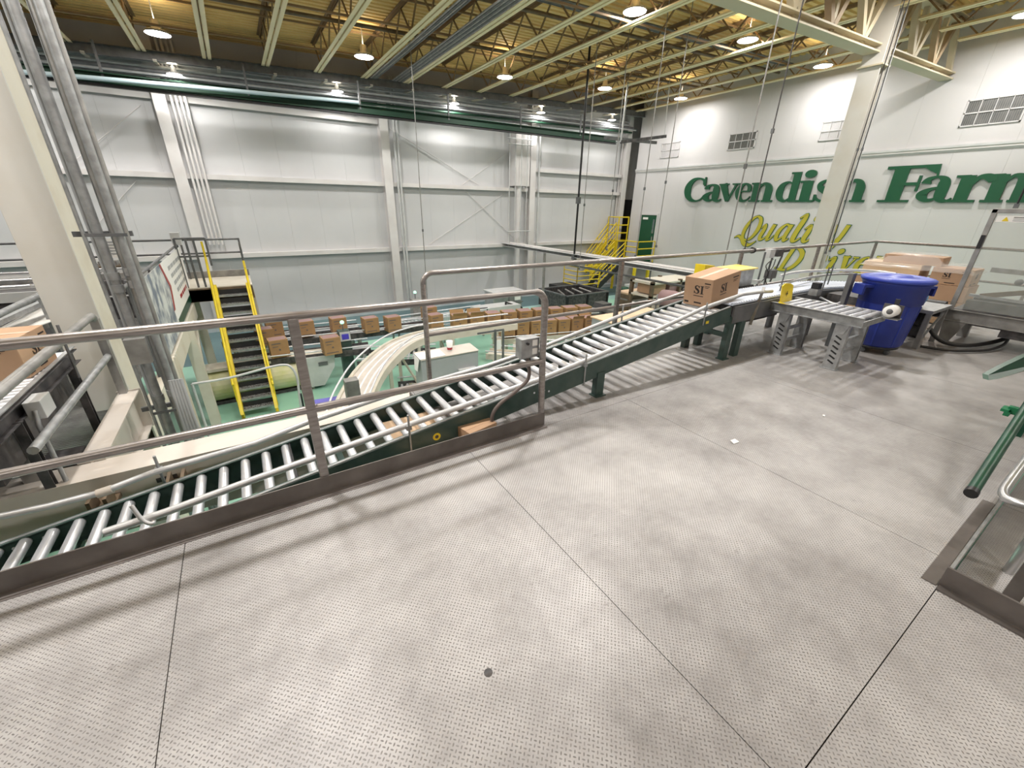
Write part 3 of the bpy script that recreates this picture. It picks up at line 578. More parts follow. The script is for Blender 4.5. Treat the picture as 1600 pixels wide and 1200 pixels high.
for y in (1.2, -1.2): MB().box((11.06, y-.02, 0), (11.10, y+.02, 1.04)).build('post', 'steel', g2)
MB().box((1.9, 3.425, -.02), (11.1, 3.433, .11)).box((11.09, -4, -.02), (11.1, 3.43, .11)).build('toe_plate', 'toe', g2)
MB().cbox((1.27, ry2, -.07), (.12, .12, .03)).build('base_flange', 'steel', g2)
# pipe clamp on the rear rail
cl = thing('pipe_clamp', 'black clamp gripping the rear rail above the yellow drive cover', 'clamp', (6.3, 3.45, 1.05))
MB().tube([(6.22, ry2, 1.05), (6.34, ry2, 1.05)], .036, 12).tube([(6.42, ry2, 1.05), (6.46, ry2, 1.05)], .045, 12).build('clamp_body', 'black', cl)
# support steel under the deck edge
sb = thing('support_beam', 'long off-white steel beam under the rear rail, passing left behind the rollers', 'beam', (0, 3.48, -.2))
MB().ibeam((-8, 3.50, -.32), (11.1, 3.50, -.32), .26, .40, .016).box((-8, 3.372, -.58), (11.1, 3.384, -.128)).box((-8, 3.372, -.592), (11.1, 3.628, -.58)).build('beam_body', 'beamw', sb)
st = MB()
for x in (-3, 0.05, .62, 3.6, 7): st.box((x-.006, 3.38, -.50), (x+.006, 3.62, -.13))
st.build('stiffener', 'beamw', sb)
MB().box((-.86, 3.366, -.27), (-.74, 3.373, -.235)).build('slot_plate', 'dark', sb)
for x in (-1.12, -.72): MB().box((x-.06, 3.10, -.30), (x+.06, 3.372, -.27)).box((x-.05, 3.15, -.27), (x-.03, 3.30, -.17)).box((x+.03, 3.15, -.27), (x+.05, 3.30, -.17)).build('beam_bracket', 'brown', sb)
sb2 = thing('support_beam', 'short off-white steel beam running away beside the leaning-looking column', 'beam', (-1.21, 4.2, -.2))
MB().ibeam((-1.21, 3.62, -.30), (-1.21, 5.0, -.30), .15, .40, .014).build('beam_body', 'beamw', sb2)
MB().box((-1.30, 4.97, -.50), (-1.12, 4.99, -.09)).build('end_plate', 'beamw', sb2)
for i, x in enumerate((.62, 5.4, 9.8)):
    c_ = thing('deck_column', 'white steel deck post standing on the green floor under the rear beam, %s from left' % ordn[i], 'column', (x, 3.5, FZ))
    MB().ibeam((x, 3.5, FZ), (x, 3.5, -.52), .2, .2, .012, up=(0, 1, 0)).build('post_shaft', 'beamw', c_)
    MB().box((x-.16, 3.34, FZ), (x+.16, 3.66, FZ+.02)).build('base_plate', 'beamw', c_)
# ================================================================ the long incline roller conveyor
cz = lambda x: .137*x
NY, FY = 2.46, 2.985
rc = thing('roller_conveyor', 'long inclined roller conveyor in dark green frame rising from lower left to the carton', 'conveyor', (1.4, 2.7, 0))
xa, xb = -2.2, 4.42
MB().channel((xa, NY, cz(xa)-.065), (xb, NY, cz(xb)-.065), .045, .16, .006, 1).build('side_frame', 'green', rc)
MB().channel((xa, FY, cz(xa)-.065), (xb, FY, cz(xb)-.065), .045, .16, .006, -1).build('side_frame', 'green', rc)
MB().box((0, 0, 0), (0, 0, 0))
edge = MB()
for yy in (NY, FY): edge.beam((xa, yy, cz(xa)+.0165), (xb, yy, cz(xb)+.0165), .022, .003)
edge.build('frame_edge', 'galv', rc)
r0 = None; x = -1.98
while x < 4.35:
    if r0 is None:
        r0 = MB().tube([(0, NY+.02, 0), (0, FY-.02, 0)], .028, 14).build('roller', 'chrome', rc); base = r0.location.copy()
        r0.location = base+Vector((x, 0, cz(x)-.018))
        a0 = MB().tube([(0, NY-.012, 0), (0, FY+.012, 0)], .007, 6).build('axle', 'black', r0)
    else:
        c = r0.copy(); COL.objects.link(c); c.location = base+Vector((x, 0, cz(x)-.018))
    x += .127 if x > -.95 else .118
bo = MB(); x = -1.95
while x < 4.3:
    bo.tube([(x, FY-.03, cz(x)-.03), (x, FY-.022, cz(x)-.03)], .008, 6); x += .127
bo.build('frame_bolt', 'zinc', rc)
for i, (x, ln) in enumerate([(.55, .7), (2.52, 0), (4.49, 0)]):
    if x < 1: continue
    zt = cz(x)-.13
    for yy in (NY, FY-.02): MB().channel((x, yy, 0), (x, yy, zt+.02), .09, .06, .006, 1, up=(0, 1, 0)).build('leg', 'green', rc)
    if zt > .35: MB().beam((x, NY, .28), (x, FY, .28), .04, .05).build('cross_brace', 'green', rc)
    MB().cbox((x, NY-.005, .005), (.12, .10, .01)).build('foot', 'green', rc)
for xx in (-1.2, .3, 1.35):
    MB().beam((xx, NY, cz(xx)-.16), (xx, FY, cz(xx)-.16), .04, .03).build('cross_tie', 'green', rc)
# black drive rollers with yellow guard at the low end
for k_ in range(3):
    x = -1.86+k_*.118
    MB().tube([(x, NY+.03, cz(x)-.018), (x, NY+.15, cz(x)-.018)], .034, 12).build('drive_pulley', 'black', rc)
MB().lathe([(0, .012), (.075, .010), (.078, 0)], (-1.50, 2.40, -.03), 20).build('round_sticker_cap', 'yellow', rc)
# stickers and stamped marks on the near side
MB().lathe([(.030, 0), (0, -.001)], (.92, NY-.0235, cz(.92)-.075), 16, axis='y').build('round_label', 'yellow', rc)
MB().lathe([(.014, -.0012), (0, -.0018)], (.92, NY-.0235, cz(.92)-.075), 16, axis='y').build('label_centre', 'dark', rc)
for i in range(4): MB().tube([(1.78+.05*i, NY-.026, cz(1.8)-.045-(i % 2)*.02), (1.78+.05*i, NY-.02, cz(1.8)-.045-(i % 2)*.02)], .009, 8).build('frame_hole', 'zinc', rc)
MB().box((3.98, NY-.026, cz(4)-.06), (4.03, NY-.0235, cz(4)-.03)).build('small_label', 'yellow', rc)
# guide rails
gn = thing('guide_rail', 'light grey pipe guide rail along the near side of the rollers', 'rail', (1.5, 2.44, .3))
pts = [at_y(163, 832, 2.46), at_y(260, 800, 2.46), at_y(400, 748, 2.46), at_y(600, 677, 2.46), at_y(850, 590, 2.46), at_y(1000, 528, 2.46), at_y(1100, 481, 2.46), at_y(1160, 460, 2.46), at_y(1190, 456, 2.46), at_y(1206, 455, 2.44)]
MB().tube(pts, .021, 12).build('guide_pipe', 'galvl', gn)
def bracket(px, py, Y, parent, up=.09, dn=.2):
    p = at_y(px, py, Y); mb = MB().tube([p+Vector((0, -.026, -dn)), p+Vector((0, -.026, up))], .008, 8); mb.build('bracket_rod', 'galv', parent)
    MB().cbox(p+Vector((0, -.008, -.01)), (.035, .05, .035)).build('clamp_block', 'galv', parent)
bracket(637, 664, 2.46, gn); bracket(912, 567, 2.46, gn); bracket(1100, 481, 2.46, gn, .06, .18)
MB().tube(spline([at_y(205, 790, 2.47), at_y(222, 812, 2.44), at_y(238, 818, 2.43), at_y(240, 806, 2.47)]), .011, 8).build('hook_bracket', 'galvl', gn)
MB().beam(at_y(1194, 449, 2.46), at_y(1172, 507, 2.40), .03, .012).build('flat_bracket', 'mgrey', gn)
gf = thing('guide_rail', 'light grey pipe guide rail behind the rollers, climbing to the carton', 'rail', (1.5, 3.05, .3))
gy = 3.06
MB().tube([at_y(x, y, gy) for x, y in ((-60, 822), (0, 807), (80, 790), (160, 769), (240, 738), (400, 692), (480, 660), (640, 606), (760, 572), (850, 541), (1000, 481), (1075, 455), (1120, 440))], .02, 12).build('guide_pipe', 'galvl', gf)
MB().tube([at_y(152, 772, gy), at_y(176, 764, gy)], .028, 10).build('taped_joint', 'beamw', gf)
for px, py in ((248, 736), (975, 491), (1028, 474)):
    p = at_y(px, py, gy); MB().tube([p+Vector((0, .024, -.14)), p+Vector((0, .024, .10))], .009, 8).build('bracket_rod', 'galv', gf); MB().cbox(p+Vector((0, .01, 0)), (.04, .05, .03)).build('clamp_block', 'galv', gf)
# junction box on the front rail with its flexible conduit
jb = thing('junction_box', 'grey electrical junction box fixed behind the front rail near its end post', 'electrical box', (1.62, 2.33, .6))
MB().box((1.55, 2.30, .575), (1.71, 2.38, .725)).build('box_body', 'galv', jb, bevel=.004)
for zz in (.665, .60): MB().box((1.645, 2.297, zz), (1.69, 2.2995, zz+.045)).build('label', 'paper', jb)
MB().tube([(1.60, 2.3, .69), (1.60, 2.285, .69)], .01, 8).build('button', 'black', jb)
fc = thing('flexible_conduit', 'brown flexible conduit curling from junction box down over the near conveyor frame', 'conduit', (1.6, 2.34, .4))
MB().tube(spline([(1.63, 2.34, .575), at_y(826, 590, 2.36), at_y(805, 612, 2.38), at_y(780, 632, 2.38), at_y(769, 650, 2.38), at_y(770, 668, 2.38), at_y(772, 690, 2.36)]), .014, 8).build('hose', 'hosec', fc)
# ================================================================ cartons
def carton(loc, dims, rz, label, group=None, m='card', marks=True, tape=True, openfl=False, cat='carton', bars=False):
    t = thing('carton', label, cat, loc, group); L, W, Hh = dims
    R = Matrix.Rotation(rz, 3, 'Z'); T = lambda x, y, z: Vector(loc)+R@Vector((x, y, z))
    MB().cbox(Vector(loc)+Vector((0, 0, Hh/2)), (L, W, Hh), rz).build('box_body', m, t, bevel=.004)
    if tape:
        MB().cbox(Vector(loc)+Vector((0, 0, Hh+.0005)), (L+.003, .05, .002), rz).build('tape_strip', 'tape', t)
    if bars:
        bm_ = MB()
        for (u0, z0, u1, z1) in ((.12, .78, .60, .84), (.15, .62, .45, .66), (.1, .12, .8, .17), (.45, .4, .55, .5)):
            bm_.prism([T(-L/2+L*u0, -W/2-.001, Hh*z0), T(-L/2+L*u1, -W/2-.001, Hh*z0), T(-L/2+L*u1, -W/2-.001, Hh*z1), T(-L/2+L*u0, -W/2-.001, Hh*z1)], R@Vector((0, -.002, 0)))
            bm_.prism([T(-L/2-.001, W/2-W*u0, Hh*z0), T(-L/2-.001, W/2-W*u1, Hh*z0), T(-L/2-.001, W/2-W*u1, Hh*z1), T(-L/2-.001, W/2-W*u0, Hh*z1)], R@Vector((-.002, 0, 0)))
        bm_.build('printed_marks', 'hosec', t)
        MB().cbox(Vector(loc)+Vector((0, 0, Hh+.001)), (L*.86, W*.80, .003), rz).build('open_top', 'mauve', t)
    if openfl:
        for s_ in (-1, 1): MB().prism([T(-L/2, s_*W/2, Hh), T(L/2, s_*W/2, Hh), T(L/2, s_*(W/2+.05), Hh+.09), T(-L/2, s_*(W/2+.05), Hh+.09)], (0, 0, .006)).build('flap', m, t)
    if marks:
        for (o, U, N, ln) in ((T(-L/2, -W/2, 0), R@Vector((1, 0, 0)), R@Vector((0, -1, 0)), L), (T(-L/2, W/2, 0), R@Vector((0, -1, 0)), R@Vector((-1, 0, 0)), W), (T(L/2, -W/2, 0), R@Vector((0, 1, 0)), R@Vector((1, 0, 0)), W)):
            h_ = Hh*.29; a_ = ln*(.30 if U.dot(R@Vector((1, 0, 0))) > .5 else .40)
            if U.dot(R@Vector((1, 0, 0))) < .5: a_ = ln*.36
            word_mark(t, 'SI', o+U*a_+Vector((0, 0, Hh*.45))+N*.0005, U*h_, Vector((0, 0, h_)), N)
            sm = MB()
            def bar(u0, z0, u1, z1): sm.prism([o+U*u0+Vector((0, 0, z0))+N*.0006, o+U*u1+Vector((0, 0, z0))+N*.0006, o+U*u1+Vector((0, 0, z1))+N*.0006, o+U*u0+Vector((0, 0, z1))+N*.0006], N*.0008)
            bar(a_, Hh*.36, a_+h_*1.3, Hh*.385); bar(ln*.72, Hh*.82, ln*.93, Hh*.86); bar(ln*.74, Hh*.74, ln*.9, Hh*.76); bar(ln*.74, Hh*.69, ln*.86, Hh*.71)
            bar(ln*.05, Hh*.08, ln*.20, Hh*.15); bar(ln*.4, Hh*.1, ln*.66, Hh*.15)
            sm.build('small_print', 'ink', t)
    return t
cp = at_z(1095, 480, cz(4.4)+.03)
# carton on the rollers: corners measured on the conveyor surface
bigc = carton((4.49, 2.755, cz(4.49)+.013), (.53, .34, .315), .03, 'brown corrugated carton printed SI riding at the top of the long roller conveyor')
bigc.rotation_euler = (0, -.136, 0)
# flat sheets beside the lower end under the conveyor
pl = thing('plywood_sheet', 'pale plywood sheet lying under the conveyor beside the toe plate', 'board', (.95, 2.6, -.02))
MB().box((.66, 2.28, -.035), (1.35, 2.95, -.005)).build('board', 'ply', pl)
carton((1.23, 2.40, -.004), (.26, .16, .09), .2, 'small low carton lying on the plywood behind the front toe plate', marks=False)
# ================================================================ flat belt section, drive, curve
bc = thing('belt_conveyor', 'pale blue modular belt conveyor carrying on level from the carton', 'conveyor', (5.8, 2.7, 0))
def off(path, d):
    out = []
    for i, p in enumerate(path):
        a = path[max(i-1, 0)]; b = path[min(i+1, len(path)-1)]; t = (b-a).normalized(); n_ = Vector((-t.y, t.x, 0)); out.append(p+n_*d)
    return out
cen = [Vector((4.46, 2.71, .645)), Vector((5.2, 2.71, .65)), Vector((6.0, 2.71, .65)), Vector((6.6, 2.68, .65)), Vector((7.15, 2.50, .65)), Vector((7.55, 2.15, .65)), Vector((7.7, 1.8, .65))]
cen = spline(cen, 5)
def strip(path, w_, z0, z1, name, m, parent):
    Lp, Rp = off(path, w_/2), off(path, -w_/2); mb = MB(); n = len(path)
    vs = [Vector((p.x, p.y, p.z+z1)) for p in Lp]+[Vector((p.x, p.y, p.z+z1)) for p in Rp]+[Vector((p.x, p.y, p.z+z0)) for p in Lp]+[Vector((p.x, p.y, p.z+z0)) for p in Rp]
    fs = []
    for i in range(n-1): fs += [(i, n+i, n+i+1, i+1), (2*n+i+1, 3*n+i+1, 3*n+i, 2*n+i), (i+1, 2*n+i+1, 2*n+i, i), (n+i, 3*n+i, 3*n+i+1, n+i+1)]
    fs += [(0, 2*n, 3*n, n), (n-1, 2*n-1, 4*n-1, 3*n-1)]
    mb.add(vs, fs); return mb.build(name, m, parent)
strip(cen, .50, -.02, .0, 'belt', 'bblue', bc)
tk = MB()
for s_ in (-1, 1):
    q = off(cen, s_*.235)
    for i in range(len(q)-1):
        for t_ in (0, .33, .66):
            p = q[i].lerp(q[i+1], t_); tk.cbox(p+Vector((0, 0, .002)), (.02, .012, .004))
tk.build('belt_teeth', 'dark', bc)
for s_ in (-1, 1):
    q = off(cen, s_*.275); mb = MB()
    for i in range(len(q)-1): mb.beam(q[i]-Vector((0, 0, .12)), q[i+1]-Vector((0, 0, .12)), .02, .19)
    mb.build('side_frame', 'dgrey', bc)
MB().box((4.55, 2.50, .38), (5.6, 2.92, .60)).build('drive_housing', 'dark', bc)
MB().tube([(4.7, 2.6, .38), (5.5, 2.6, .38)], .05, 10).build('motor', 'black', bc)
for x, y in ((4.72, 2.46), (4.72, 2.95), (6.45, 2.46), (6.45, 2.95), (7.3, 2.1)):
    MB().channel((x, y, 0), (x, y, .5), .09, .06, .006, 1, up=(0, 1, 0)).build('leg', 'green' if x < 5 else 'dgrey', bc)
gp = at_y(1177, 448, 3.1)
db = thing('drive_cover', 'yellow-topped galvanized drive cover behind the carton', 'machine cover', (5.3, 3.2, .65))
MB().prism([(5.03, 3.08, .64), (5.92, 3.08, .64), (5.92, 3.08, .86), (5.03, 3.08, .845)], (0, .26, 0)).build('cover_body', 'galv', db)
MB().prism([(5.0, 3.05, .847), (5.95, 3.05, .862), (5.95, 3.36, .872), (5.0, 3.36, .857)], (0, 0, .014)).build('cover_top', 'pyellow', db)
MB().prism([(4.80, 3.10, .80), (5.0, 3.10, .80), (5.0, 3.10, .95), (4.80, 3.10, .97)], (0, .14, 0)).build('end_cap', 'yellow', db)
MB().box((4.8, 3.08, .60), (6.0, 3.36, .64)).build('base', 'dark', db)
MB().channel((5.3, 3.2, 0), (5.3, 3.2, .6), .1, .1, .008, 1, up=(0, 1, 0)).build('leg', 'green', db)
ss = thing('sensor_stand', 'tangle of sensors, valve and cables on upright rods beyond the drive cover', 'sensor stand', (6.6, 3.25, .6))
for px, py, qx, qy in ((1196, 394, 1182, 447), (1210, 392, 1193, 446), (1222, 400, 1203, 440)):
    MB().tube([at_y(px, py, 3.25), at_y(qx, qy, 3.25)], .014, 8).build('rod', 'dgrey', ss)
MB().cbox(at_y(1203, 396, 3.25), (.14, .08, .12)).build('sensor_box', 'lgrey', ss); MB().cbox(at_y(1216, 395, 3.25), (.16, .08, .10)).build('valve_block', 'dark', ss)
MB().tube([at_y(1218, 393, 3.25), at_y(1232, 391, 3.25)], .025, 8).build('sensor_head', 'black', ss)
MB().tube(spline([at_y(1208, 405, 3.2), at_y(1197, 415, 3.2), at_y(1200, 428, 3.2), at_y(1190, 440, 3.2)]), .008, 6).tube(spline([at_y(1212, 405, 3.2), at_y(1207, 418, 3.2), at_y(1196, 430, 3.2), at_y(1198, 445, 3.2)]), .007, 6).build('cable', 'dark', ss)
MB().cbox(at_y(1204, 428, 3.2), (.16, .1, .12)).build('bracket_block', 'dgrey', ss); MB().cbox(at_y(1182, 440, 3.2), (.08, .08, .05)).build('reflector', 'zinc', ss)
MB().tube([at_y(1185, 446, 3.25)-Vector((0, 0, .0)), Vector((6.50, 3.25, .0))], .02, 8).build('stand_post', 'dgrey', ss)
gr = thing('guide_rail', 'curved light grey pipe guide rails at the back of the belt bend', 'rail', (7, 2.9, .8))
MB().tube(spline([at_z(1219, 431, .84), at_z(1240, 426, .84), at_z(1275, 423, .84), at_z(1330, 422, .84), at_z(1370, 424, .84), at_z(1400, 428, .84)]), .018, 10).build('guide_pipe', 'galvl', gr)
MB().tube(spline([at_z(1219, 446, .72), at_z(1245, 438, .72), at_z(1278, 431, .72), at_z(1320, 428, .72), at_z(1365, 430, .72)]), .016, 10).build('guide_pipe', 'galv', gr)
for px, py, z in ((1225, 431, .84), (1300, 423, .84), (1292, 430, .84)):
    p = at_z(px, py, z); MB().tube([p+Vector((0, 0, .10)), p-Vector((0, 0, .26))], .009, 8).build('bracket_rod', 'dgrey', gr)
# roller bed after the bend
rb = thing('roller_bed', 'low black-framed conveyor bed with air fittings behind the blue bin', 'conveyor', (6.9, 2.2, .5))
MB().box((6.5, 2.0, .50), (7.35, 2.35, .60)).build('bed_frame', 'dark', rb)
MB().beam((6.20, 2.05, 0), (6.20, 2.05, .92), .10, .05).build('upright_post', 'dgrey', rb)
MB().cbox((6.05, 2.33, .66), (.12, .10, .08)).build('valve_block', 'galv', rb); MB().cbox((6.05, 2.33, .73), (.10, .08, .09)).build('solenoid', 'black', rb)
MB().tube(spline([at_z(1282, 465, .55), at_z(1305, 475, .55), at_z(1318, 468, .58)]), .014, 8).build('air_hose', 'zinc', rb)
for x, y in ((6.6, 2.0), (7.3, 2.0)): MB().box((x-.04, y-.03, 0), (x+.04, y+.03, .5)).build('leg', 'black', rb)
# ================================================================ spur roller table
sp = thing('spur_conveyor', 'short galvanized roller table standing out from the belt conveyor, on perforated legs', 'conveyor', (5.5, 2.0, 0))
sx0, sx1, sy0, sy1, sz = 5.22, 5.78, 1.50, 2.42, .60
for x, s_ in ((sx0, 1), (sx1, -1)): MB().channel((x, sy0, sz-.045), (x, sy1, sz-.045), .035, .10, .005, s_).build('side_frame', 'galv', sp)
MB().box((sx0-.02, sy0-.01, sz-.09), (sx1+.02, sy0, sz-.03)).build('end_plate', 'galv', sp)
r1 = None; y = sy0+.06
while y < sy1-.02:
    if r1 is None: r1 = MB().tube([(sx0+.02, y, sz-.015), (sx1-.02, y, sz-.015)], .024, 12).build('roller', 'zinc', sp)
    else: inst(r1, sp, (0, y-sy0-.06, 0))
    y += .085
for y in (1.66, 2.24):
    for x, s_ in ((sx0+.03, -1), (sx1-.03, 1)):
        MB().channel((x, y, 0), (x, y, sz-.09), .13, .055, .005, s_, up=(1, 0, 0)).build('leg', 'galv', sp)
        MB().prism([(x+s_*.034, y-.065, sz-.09), (x+s_*.034, y+.065, sz-.09), (x+s_*.034, y+.03, sz-.2), (x+s_*.034, y-.03, sz-.2)], (s_*.004, 0, 0)).build('gusset', 'galv', sp)
        sl_ = MB()
        for k_ in range(6): sl_.beam((x+s_*.0285, y-.03, .07+k_*.055), (x+s_*.0285, y+.03, .10+k_*.055), .004, .016)
        sl_.build('leg_slots', 'black', sp)
        MB().cbox((x, y, .004), (.09, .16, .008)).build('foot_plate', 'galv', sp)
    for z in (.16, .30): MB().beam((sx0+.03, y, z), (sx1-.03, y, z), .03, .03).build('cross_brace', 'galv', sp)
MB().box((sx1-.10, sy0-.14, sz-.045), (sx1+.02, sy0, sz-.035)).build('roll_shelf', 'galv', sp)
MB().box((sx1-.01, sy0-.13, sz-.04), (sx1+.0, sy0+.04, sz+.10)).build('roll_bracket', 'dark', sp)
ysn = thing('yellow_sign', 'bright yellow plastic tag with a black star standing at the end of roller table', 'sign', (5.22, 2.33, .6))
pA_ = at_y(1216, 478, 2.33); 
MB().prism([at_y(1219, 474, 2.33), at_y(1236, 475, 2.33), at_y(1240, 446, 2.33), at_y(1236, 443, 2.33), at_y(1228, 443, 2.33), at_y(1223, 447, 2.33)], (.004, .012, 0)).build('sign_panel', 'yellow', ysn)
MB().prism([at_y(1216, 472, 2.33), at_y(1237, 475, 2.33), at_y(1236, 477, 2.27), at_y(1217, 474, 2.27)], (0, 0, .006)).build('sign_foot', 'yellow', ysn)
c_ = at_y(1230, 459, 2.318); stp = []
for k_ in range(8):
    r_ = .028 if k_ % 2 == 0 else .009; a_ = math.pi/2+k_*math.pi/4; stp.append(c_+Vector((.85*r_*math.cos(a_), 0, r_*math.sin(a_)*1.2)))
MB().prism(stp, (0, .003, 0)).build('black_star', 'ink', ysn)
tr = thing('tape_roll', 'white roll of labels mounted at the outer end of the short roller table', 'tape roll', (5.72, 1.46, .64))
MB().lathe([(.028, -.055), (.062, -.055), (.062, .055), (.028, .055), (.028, -.055)], (5.70, 1.44, .64), 20, axis='x').build('roll', 'paper', tr)
MB().lathe([(0, -.056), (.028, -.056), (.028, .056), (0, .056)], (5.70, 1.44, .64), 14, axis='x').build('core', 'dgrey', tr)
MB().box((5.765, 1.42, .62), (5.78, 1.46, .76)).build('handle', 'black', tr)
# ================================================================ blue bin on a dolly
bx, by = 6.50, 1.70
bb = thing('trash_bin', 'large round blue plastic waste bin with lid standing on a black dolly', 'trash bin', (bx, by, 0))
MB().lathe([(0, .10), (.250, .10), (.262, .12), (.292, .60), (.296, .62), (.306, .625), (.312, .82), (.325, .83), (.330, .86), (.315, .87)], (bx, by, 0), 36).build('bin_body', 'blue', bb)
MB().lathe([(.318, .865), (.345, .862), (.348, .895), (.33, .905), (.28, .915), (.26, .905), (.14, .91), (.12, .925), (0, .93)], (bx, by, 0), 40).build('lid', 'bluel', bb)
for a_ in (2.55, -.6):
    c_ = Vector((bx+math.cos(a_)*.36, by+math.sin(a_)*.36, .80)); MB().cbox(c_, (.12, .16, .03), a_).cbox(c_+Vector((math.cos(a_)*.05, math.sin(a_)*.05, -.05)), (.025, .16, .10), a_).build('handle', 'blue', bb)
for k_ in range(8):
    a_ = k_*math.pi/4+.2; MB().beam((bx+.255*math.cos(a_), by+.255*math.sin(a_), .12), (bx+.290*math.cos(a_), by+.290*math.sin(a_), .60), .02, .02).build('rib', 'blue', bb)
dl = thing('bin_dolly', 'black wheeled dolly underneath the blue waste bin', 'dolly', (bx, by, 0))
MB().lathe([(0, .065), (.23, .065), (.25, .075), (.25, .098), (0, .098)], (bx, by, 0), 28).build('dolly_plate', 'black', dl)
for k_ in range(5):
    a_ = k_*math.tau/5+.5; c_ = Vector((bx+.2*math.cos(a_), by+.2*math.sin(a_), .031)); MB().lathe([(0, -.014), (.030, -.014), (.030, .014), (0, .014)], c_, 14, axis='x').cbox(c_+Vector((0, 0, .02)), (.04, .03, .03)).build('castor', 'dgrey', dl)
# blue bag / film beside bin, grey stand behind
bg = thing('blue_bag', 'crumpled pale blue plastic bag poking out behind the waste bin', 'bag', (7.25, 1.72, .6))
bm = MB().lathe([(0, .0), (.14, .02), (.17, .12), (.15, .22), (.10, .28), (0, .30)], (7.2, 1.70, .50), 16)
random.seed(3)
bm.v = [v+Vector((random.uniform(-.025, .025), random.uniform(-.025, .025), random.uniform(-.02, .02))) for v in bm.v]
bm.build('bag_body', mat('pale blue film', (.16, .33, .58), .3, 0, (.30, .50, .72), 14), bg)
gs = thing('steel_stand', 'grey steel tray stand with braced legs to the right of blue bin', 'stand', (7.4, 1.5, 0))
MB().box((7.0, 1.38, .46), (7.75, 1.75, .50)).build('tray', 'galv', gs)
for x, y in ((7.05, 1.42), (7.70, 1.42), (7.05, 1.72), (7.70, 1.72)): MB().box((x-.025, y-.025, 0), (x+.025, y+.025, .46)).build('leg', 'mgrey', gs)
MB().beam((7.05, 1.42, .08), (7.70, 1.42, .40), .02, .03).build('brace', 'galv', gs)
# ================================================================ carton sealer behind the guard
mx_ = 7.9
sm_ = thing('sealing_machine', 'steel machine with clear framed guard and dark belts at the right edge', 'machine', (8.3, .8, 0))
yA, yB = 1.43, -1.6
MB().channel((mx_, yA, .35), (mx_, yB, .35), .05, .15, .008, -1).build('front_beam', 'mgrey', sm_)
MB().channel((mx_+.8, yA, .35), (mx_+.8, yB, .35), .05, .15, .008, 1).build('rear_beam', 'mgrey', sm_)
MB().box((mx_+.03, yB, .33), (mx_+.77, yA-.02, .43)).build('bed_plate', 'dark', sm_)
MB().box((mx_+.15, yB, .43), (mx_+.28, yA-.1, .55)).box((mx_+.5, yB, .43), (mx_+.62, yA-.1, .55)).build('side_belt', 'dark', sm_)
for y in (1.33, -1.3):
    MB().prism([(mx_-.02, y-.12, .27), (mx_-.02, y+.10, .27), (mx_-.02, y+.07, 0), (mx_-.02, y-.03, 0)], (.06, 0, 0)).build('leg', 'mgrey', sm_)
    MB().box((mx_+.5, y-.1, 0), (mx_+.58, y-.0, .27)).build('leg', 'mgrey', sm_)
# framed guard
fr = MB().beam((mx_, yA-.02, .42), (mx_, yA-.02, 1.66), .035, .05, up=(0, 1, 0)).beam((mx_, yA+.005, 1.64), (mx_, yB, 1.64), .035, .05).beam((mx_, .2, .42), (mx_, .2, 1.64), .03, .04, up=(0, 1, 0))
fr.build('guard_frame', 'mgrey', sm_, bevel=.004)
MB().box((mx_+.004, .2, .45), (mx_+.010, yA-.04, 1.62)).build('guard_panel', 'plexi', sm_)
MB().box((mx_-.03, yA-.04, 1.20), (mx_-.005, yA+.0, 1.36)).build('latch', 'black', sm_)
lb = at_x(1557, 337, mx_-.005); MB().box((mx_-.004, lb.y-.42, lb.z-.07), (mx_-.001, lb.y-.01, lb.z+.0)).build('warning_label', 'paper', sm_)
w_ = lb.y-.06
MB().prism([(mx_-.005, w_, lb.z-.06), (mx_-.005, w_-.06, lb.z-.06), (mx_-.005, w_-.03, lb.z-.01)], (-.001, 0, 0)).build('warning_triangle', 'yellow', sm_)
for k_ in range(3): MB().box((mx_-.006, w_-.19, lb.z-.02-.018*k_), (mx_-.0045, w_-.09, lb.z-.013-.018*k_)).build('label_text', 'ink' if k_ == 0 else 'grey', sm_)
MB().lathe([(0, 0), (.018, 0)], (mx_-.005, w_-.24, lb.z-.035), 8, axis='x').prism([(mx_-.006, w_-.22, lb.z-.05), (mx_-.006, w_-.27, lb.z-.04), (mx_-.006, w_-.24, lb.z-.02)], (-.001, 0, 0)).build('label_mark', 'ink', sm_)
MB().beam((mx_+.3, 1.25, .60), (mx_+.3, -.2, 1.02), .05, .06).build('swing_arm', 'brown', sm_)
MB().beam((mx_+.35, .95, 1.15), (mx_+.45, .5, 1.28), .03, .03).build('upper_arm', 'mgrey', sm_)
MB().prism([(mx_+.5, .85, .95), (mx_+.5, .0, 1.30), (mx_+.5, .0, .95)], (.03, 0, 0)).build('head_plate', 'mgrey', sm_)
MB().beam((mx_+.55, 1.3, .92), (mx_+.55, -.8, .88), .05, .06).build('head_beam', 'mgrey', sm_)
MB().box((mx_+.45, -.5, .72), (mx_+.7, .75, .85)).build('drive_head', 'mgrey', sm_)
for y in (1.0, .85, .70, .55): MB().lathe([(0, -.015), (.04, -.015), (.04, .015), (0, .015)], (mx_+.5, y, .80), 12, axis='x').build('wheel', 'dgrey', sm_)
MB().beam((mx_+.3, 1.35, .60), (mx_+.3, -.3, .56), .07, .03).build('guide_bar', 'galv', sm_)
MB().tube([(mx_+.1, 1.2, .30), (mx_+.1, .9, .30)], .06, 10).box((mx_+.05, .4, .16), (mx_+.3, .9, .27)).build('gear_motor', 'dark', sm_)
mo = thing('drive_motor', 'black gear motor and chain drive between the blue bin and machine', 'motor', (7.65, 1.62, .3))
MB().tube([(7.78, 1.75, .42), (7.78, 1.45, .42)], .11, 14).tube([(7.7, 1.85, .26), (7.7, 1.6, .26)], .10, 12).build('motor_body', 'black', mo)
MB().cbox((7.8, 1.66, .22), (.16, .2, .42)).build('gearbox', 'dark', mo)
